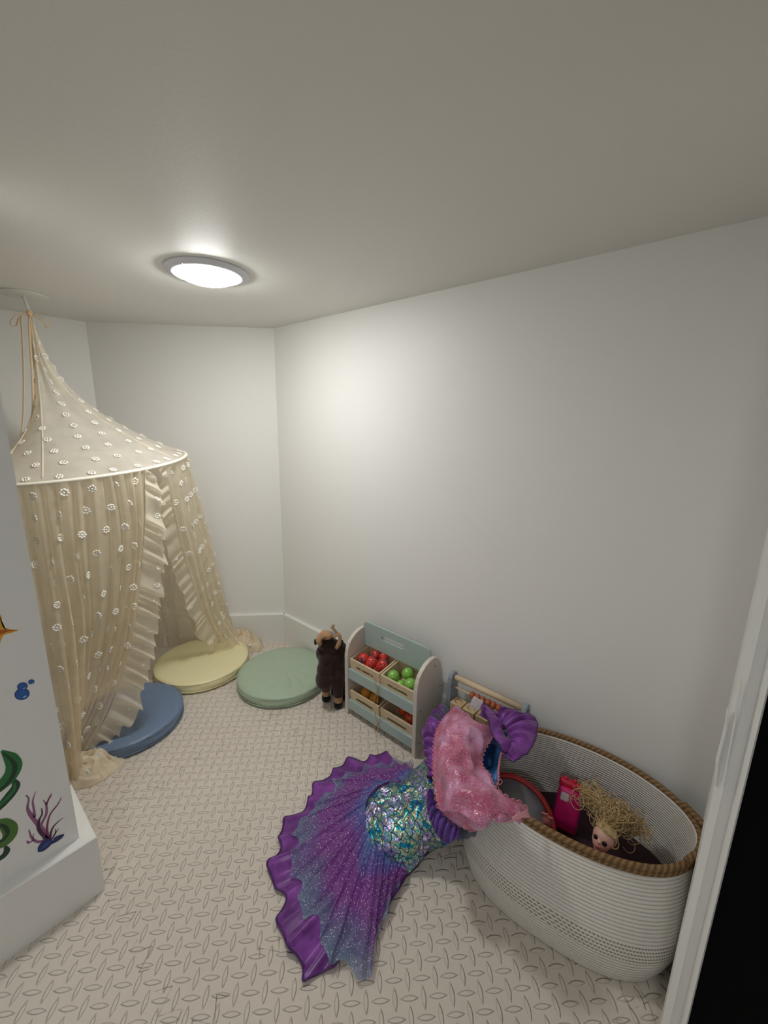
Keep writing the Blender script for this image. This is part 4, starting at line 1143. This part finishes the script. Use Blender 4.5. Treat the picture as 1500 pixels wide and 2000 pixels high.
# closed tube: add the underside
BK = [[Vector((p.x, p.y, max(.0015, p.z-.012-.03*math.sin(PI*j/89)*min(1, p.z*8)))) for j, p in enumerate(r)] for r in G]
bm = bmesh.new(); uv = bm.loops.layers.uv.new('UVMap')
V = [[bm.verts.new(p) for p in r] for r in G]; VB = [[bm.verts.new(p) for p in r] for r in BK]
for i in range(59):
    for j in range(89):
        for L_ in (V, VB):
            f = bm.faces.new((L_[i][j], L_[i][j+1], L_[i+1][j+1], L_[i+1][j]))
            for l, (a, b) in zip(f.loops, ((i, j), (i, j+1), (i+1, j+1), (i+1, j))): l[uv].uv = (b/89*11.5, a/59*19)
    for j in (0, 89): bm.faces.new((V[i][j], V[i+1][j], VB[i+1][j], VB[i][j]))
for j in range(89):
    for i in (0, 59): bm.faces.new((V[i][j], V[i][j+1], VB[i][j+1], VB[i][j]))
tail = fin('scaled_tail', bm, scm, mer)
bm = bmesh.new(); tube(bm, G[0][::2], .0016, 6); fin('hem_seam', bm, mat('navy_thread', (22, 36, 80), .6), tail)
# pink bodice draped over the basket end
prow = [[(883, 1391, .215), (894, 1387, .225), (905, 1389, .225), (914, 1395, .222)],
        [(868, 1404, .220), (885, 1399, .255), (905, 1402, .262), (926, 1410, .240)],
        [(857, 1424, .222), (880, 1418, .275), (915, 1420, .285), (963, 1426, .250)],
        [(851, 1447, .225), (880, 1442, .290), (915, 1445, .292), (953, 1448, .262)],
        [(850, 1475, .225), (878, 1470, .292), (912, 1472, .290), (941, 1470, .262)],
        [(849, 1503, .225), (878, 1500, .290), (915, 1502, .285), (939, 1495, .262)],
        [(852, 1532, .225), (885, 1530, .288), (925, 1530, .296), (953, 1512, .275)],
        [(855, 1560, .225), (895, 1560, .290), (940, 1556, .305), (962, 1536, .288)],
        [(862, 1584, .215), (905, 1585, .285), (960, 1576, .305), (987, 1558, .285)],
        [(880, 1600, .205), (920, 1602, .275), (975, 1590, .300), (1012, 1568, .272)],
        [(905, 1614, .205), (940, 1612, .270), (990, 1597, .285), (1026, 1580, .262)],
        [(928, 1624, .215), (955, 1616, .262), (998, 1603, .268), (1035, 1597, .250)]]
rows = [A3(r) for r in prow]; G = grid_from(rows, 90, 110)
wrinkle(G, .026, 15, 6, lambda v, u: math.sin(u*PI)**.6, True); wrinkle(G, .005, 40, 2, lambda v, u: math.sin(u*PI))
bod_ = sheet('bodice', G, pinkm, mer, .002)
def scallop(edge, w, n, side, parent, m=lacem, nm='lace_trim'):
    E = cr(edge, n*6+1); bm = bmesh.new()
    for k in range(n):
        seg = E[k*6:k*6+7]; t = (seg[-1]-seg[0]).normalized(); d = (side-t*side.dot(t)).normalized()
        tube(bm, [seg[i]+d*(w*math.sin(PI*i/6)) for i in range(7)], .0010, 5)
        tube(bm, [seg[i]+d*(w*.45*math.sin(PI*i/6)) for i in range(7)], .0008, 5)
    tube(bm, E[::2], .0013, 5)
    return fin(nm, bm, m, parent)
EL = [G[i][0] for i in range(0, 110, 3)]; ER = [G[i][-1] for i in range(16, 104, 3)]
lft = (at(840, 1500, .225)-at(870, 1500, .225)).normalized()
scallop(EL, .0075, 30, lft, bod_); scallop(ER, .0070, 22, -lft, bod_)
# pale pink cuff at the lower corner
Gc = grid_from([A3([(993, 1603, .272), (1010, 1590, .282), (1029, 1582, .268)]), A3([(996, 1606, .266), (1018, 1598, .274), (1036, 1597, .256)])], 16, 8)
sheet('cuff', Gc, mat('pale_pink_jersey', (226, 158, 166), .6), mer, .003)
# blue lining showing in the neck opening
Gb = grid_from([A3([(958, 1418, .235), (975, 1425, .235), (992, 1432, .232)]), A3([(950, 1445, .235), (965, 1455, .232), (980, 1460, .235)]), A3([(936, 1475, .235), (955, 1480, .228), (977, 1482, .240)]), A3([(936, 1495, .240), (956, 1500, .228), (974, 1502, .240)]), A3([(948, 1515, .245), (962, 1520, .235), (973, 1518, .240)]), A3([(950, 1532, .245), (962, 1538, .235), (970, 1535, .235)])], 40, 50)
wrinkle(Gb, .010, 30, 3); lin_ = sheet('inner_lining', Gb, bluem, mer, .002)
scallop([Gb[i][-1] for i in range(14, 50, 3)], .004, 14, -lft, lin_)
bm = bmesh.new(); tube(bm, cr(A3([(972, 1524, .255), (978, 1522, .260), (981, 1528, .258), (975, 1533, .256), (968, 1528, .258), (974, 1540, .262), (976, 1552, .265)]), 24), .0008, 5); fin('ribbon_loop', bm, lacem, lin_)
# shoulder ruffles
def gather(name, inner, outer, m, waves, amp, seed, parent=None, nu=120, nv=20, edge=True, em=edg):
    I = cr(A3(inner), nu); O = cr(A3(outer), nu); G = []
    for i in range(nv):
        v = i/(nv-1); row = []
        for j in range(nu):
            p = I[j].lerp(O[j], v); d = (O[j]-I[j]).normalized(); t = (I[min(j+1, nu-1)]-I[max(j-1, 0)]); t = t.normalized() if t.length > 1e-6 else Vector((1, 0, 0))
            nn = t.cross(d); nn = nn.normalized() if nn.length > 1e-6 else Vector((0, 0, 1))
            if nn.z < 0: nn = -nn
            ph = 2*PI*waves*j/nu+seed
            row.append(p+nn*(amp*(math.sin(ph)+.5*math.sin(2.3*ph+1))*math.sin(PI*min(1, v*.75+.12))+.018*math.sin(v*PI)))
        G.append(row)
    wrinkle(G, .006, 30, seed, lambda v, u: v)
    o = sheet(name, G, m, parent or mer, .0008)
    if edge:
        bm = bmesh.new(); tube(bm, G[-1], .0018, 5); fin('rolled_edge', bm, em, o)
    return o
gather('shoulder_ruffle', [(957, 1404, .258), (975, 1424, .262), (988, 1445, .262), (994, 1466, .258)], [(945, 1373, .268), (951, 1400, .285), (962, 1432, .290), (978, 1462, .285), (993, 1474, .270)], org, 2.5, .006, 1)
gather('shoulder_ruffle', [(956, 1398, .255), (976, 1412, .268), (990, 1430, .270), (998, 1450, .268), (996, 1470, .258)], [(948, 1375, .262), (975, 1396, .280), (1001, 1385, .285), (1022, 1395, .285), (1046, 1404, .280), (1049, 1425, .285), (1042, 1450, .280), (1026, 1474, .275), (1002, 1485, .270), (980, 1476, .262)], org, 7, .007, 2)
gather('shoulder_ruffle', [(876, 1392, .205), (866, 1410, .205), (858, 1432, .205), (854, 1460, .205), (853, 1490, .2), (854, 1520, .2)], [(858, 1384, .19), (838, 1408, .18), (826, 1432, .175), (828, 1455, .17), (836, 1474, .17), (838, 1500, .17), (846, 1528, .18)], org, 7, .008, 3)
gather('shoulder_ruffle', [(882, 1396, .210), (872, 1400, .208), (864, 1412, .205)], [(868, 1382, .195), (854, 1392, .19), (846, 1408, .19)], gryt, 3, .006, 5, edge=False)
gather('waist_ruffle', [(852, 1555, .205), (856, 1575, .205), (866, 1590, .2), (884, 1602, .2), (902, 1612, .195)], [(836, 1556, .200), (836, 1590, .195), (848, 1622, .190), (872, 1648, .175), (892, 1636, .170)], organza('violet_tulle', (120, 74, 178), .85, .5), 10, .009, 6, edge=False)
gather('waist_ruffle', [(884, 1602, .2), (905, 1612, .2), (925, 1622, .2)], [(888, 1640, .14), (905, 1640, .16), (930, 1632, .18)], gryt, 4, .006, 7, edge=False)
# ------------------------------------------------------------------ wall stickers (flat vinyl on the partition face)
def Wp(x, y): p = atX(x, y, PX); return Vector((PX, p.y, p.z))
def flat(bm, pts, dx, mi=0):
    vs = [bm.verts.new(Vector((PX+dx, p.y, p.z))) for p in pts]; f = bm.faces.new(vs); f.material_index = mi; return f
def sm(l, closed=True, n=40):
    L = [Wp(*p) for p in l]
    return cr(L+[L[0]], n)[:-1] if closed else cr(L, n)
def stick(name, label, cat, shapes, mats, grp=None, nrm=1):
    """shapes: list of (points, layer, material index) - a thin printed sheet"""
    bm = bmesh.new()
    for pts, lay, mi in shapes:
        z0 = .0003+.00025*lay
        if pts[0] == 'strip':
            A_ = [bm.verts.new(Vector((PX+z0, p.y, p.z))) for p in pts[1]]; B_ = [bm.verts.new(Vector((PX+z0, p.y, p.z))) for p in pts[2]]
            for i in range(len(A_)-1): bm.faces.new((A_[i], B_[i], B_[i+1], A_[i+1])).material_index = mi
            continue
        a = [bm.verts.new(Vector((PX+.0001, p.y, p.z))) for p in pts]; b = [bm.verts.new(Vector((PX+z0, p.y, p.z))) for p in pts]
        f = [bm.faces.new(b)]
        for i in range(len(a)): f.append(bm.faces.new((a[i], a[(i+1) % len(a)], b[(i+1) % len(a)], b[i])))
        for q in f: q.material_index = mi
    bmesh.ops.triangulate(bm, faces=[f for f in bm.faces if len(f.verts) > 4])
    c = (shapes[0][0][1][0] if shapes[0][0][0] == 'strip' else shapes[0][0][0]).copy()
    o = fin(name, bm, mats, smooth=False, loc=c, recalc=False); return tag(o, label, cat, grp)
def strip(l, w):                            # tapered stroke through pixel points with widths in metres
    P = [Wp(*p) for p in l]; C_ = cr(P, 26); n = len(C_); Lf = []; Rt = []
    for i, p in enumerate(C_):
        t = (C_[min(i+1, n-1)]-C_[max(i-1, 0)]).normalized(); s = Vector((0, -t.z, t.y)); f = i/(n-1)*(len(w)-1); k = min(int(f), len(w)-2)
        ww = (w[k]+(w[k+1]-w[k])*(f-k))/2; Lf.append(p+s*ww); Rt.append(p-s*ww)
    return ('strip', Lf, Rt)
def pm(n, c, **k): return mat('print_'+n, c, .45, **k)
yel, ora, drk = pm('yellow', (226, 168, 44)), pm('orange', (190, 92, 34)), pm('brown', (120, 62, 30))
stick('starfish_sticker', 'orange starfish sticker on the partition, cut by the left edge', 'wall sticker',
      [(sm([(38, 1230), (22, 1236), (8, 1240), (2, 1250), (-3, 1268), (-14, 1280), (-22, 1262), (-40, 1258), (-30, 1236), (-24, 1216), (-12, 1212), (-4, 1198), (3, 1205), (4, 1222), (20, 1229)]), 0, 0),
       (sm([(34, 1231), (14, 1234), (-2, 1240), (-8, 1232), (4, 1230)]), 1, 1)], [yel, ora])
bl1, bl2, bl3 = pm('blue', (46, 98, 170)), pm('deep_blue', (26, 56, 120)), pm('pale_blue', (140, 186, 226))
def bub(cx_, cy_, rx, ry, ang=0):
    O = [(cx_+rx*math.cos(t)*math.cos(ang)-ry*math.sin(t)*math.sin(ang), cy_+rx*math.cos(t)*math.sin(ang)+ry*math.sin(t)*math.cos(ang)) for t in [2*PI*k/24 for k in range(24)]]
    return O
for (cx_, cy_, rx, ry, lb) in ((43, 1355.5, 15, 11.5, 'largest blue bubble sticker, lowest of the three'), (43.5, 1340.5, 10.5, 7.5, 'middle blue bubble sticker resting on the largest'), (61, 1331.5, 6.2, 4.6, 'smallest blue bubble sticker, up to the right')):
    lay = 0 if rx > 12 else 2
    stick('bubble_sticker', lb, 'wall sticker', [([Wp(*p) for p in bub(cx_, cy_, rx, ry, -.25)], lay, 1), ([Wp(*p) for p in bub(cx_, cy_, rx*.86, ry*.84, -.25)], lay+1, 0), ([Wp(*p) for p in bub(cx_+rx*.35, cy_+ry*.45, rx*.28, ry*.16, -.5)], lay+2, 2)], [bl1, bl2, bl3], 'blue bubble stickers')
g1, g2, g3 = pm('green', (42, 116, 62)), pm('dark_green', (22, 62, 44)), pm('olive_green', (76, 120, 50))
stick('seaweed_sticker', 'dark green curling seaweed sticker at the left edge', 'wall sticker',
      [(strip([(3, 1466), (22, 1482), (27, 1500), (15, 1522), (-12, 1545), (-30, 1562)], [.004, .020, .026, .026, .024, .012]), 1, 0), (strip([(6, 1470), (24, 1486), (29, 1502), (18, 1526), (-8, 1549)], [.002, .006, .008, .008, .006]), 2, 1),
       (strip([(24, 1520), (31, 1534), (20, 1552), (0, 1575), (-16, 1590)], [.004, .014, .018, .016, .010]), 0, 1), (strip([(28, 1528), (28, 1540), (16, 1556), (-4, 1576)], [.003, .007, .008, .006]), 1, 0)], [g1, g2])
stick('seaweed_sticker', 'lower olive green seaweed curl sticker at the left edge', 'wall sticker',
      [(strip([(-14, 1604), (8, 1608), (20, 1622), (14, 1640), (-8, 1652), (-24, 1656)], [.004, .018, .024, .024, .020, .01]), 1, 0), (strip([(-10, 1608), (8, 1614), (15, 1626), (6, 1640), (-8, 1646)], [.002, .006, .007, .006, .004]), 2, 1),
       (strip([(10, 1652), (13, 1662), (6, 1672), (-12, 1684)], [.004, .011, .012, .008]), 0, 1)], [g3, g2])
mv, pk_, nv_, dk = pm('mauve', (146, 96, 136)), pm('raspberry', (128, 48, 84)), pm('navy', (32, 46, 104)), pm('plum', (74, 34, 74))
B0 = (90, 1640)
sh = [(strip([(90, 1636), (82, 1620), (66, 1600), (54, 1580), (56, 1560), (50, 1553)], [.011, .009, .007, .007, .004, .002]), 0, 0),
      (strip([(68, 1596), (66, 1580), (64, 1564), (70, 1545)], [.005, .004, .003, .001]), 0, 0),
      (strip([(92, 1630), (80, 1614), (90, 1590), (90, 1572), (84, 1562)], [.008, .006, .005, .004, .001]), 1, 0),
      (strip([(90, 1572), (96, 1558), (101, 1548)], [.004, .003, .001]), 1, 1), (strip([(96, 1559), (103, 1552)], [.0018, .0008]), 1, 1),
      (strip([(92, 1636), (92, 1612), (98, 1590), (112, 1572), (120, 1557)], [.006, .004, .003, .003, .0012]), 2, 1),
      (strip([(94, 1640), (76, 1620), (76, 1602), (82, 1590), (81, 1578)], [.006, .007, .006, .004, .0015]), 2, 3),
      (strip([(96, 1640), (102, 1618), (112, 1606), (123, 1597)], [.006, .004, .003, .001]), 2, 3),
      (strip([(100, 1640), (110, 1624), (115, 1618)], [.004, .003, .001]), 2, 3), (strip([(108, 1628), (108, 1618)], [.0018, .001]), 2, 3),
      (strip([(90, 1640), (74, 1644), (62, 1636), (56, 1620)], [.007, .005, .004, .0015]), 0, 0), (strip([(66, 1640), (56, 1646), (53, 1642)], [.003, .004, .003]), 0, 0), (strip([(64, 1638), (66, 1628)], [.002, .001]), 0, 0),
      (strip([(90, 1634), (84, 1626), (80, 1628)], [.003, .003, .001]), 1, 0)]
sh.append((sm([(74, 1664), (74, 1655), (82, 1644), (92, 1638), (101, 1640), (103, 1645), (95, 1654), (84, 1662)], n=30), 3, 2))
sh.append((sm([(101, 1648), (106, 1636), (116, 1631), (125, 1629), (121, 1636), (110, 1644)], n=24), 3, 2))
sh.append((strip([(80, 1658), (88, 1650), (97, 1643)], [.001, .004, .002]), 4, 4))
stick('coral_sticker', 'branching mauve coral sticker growing from a blue rock', 'wall sticker', sh, [mv, pk_, nv_, dk, bl1])
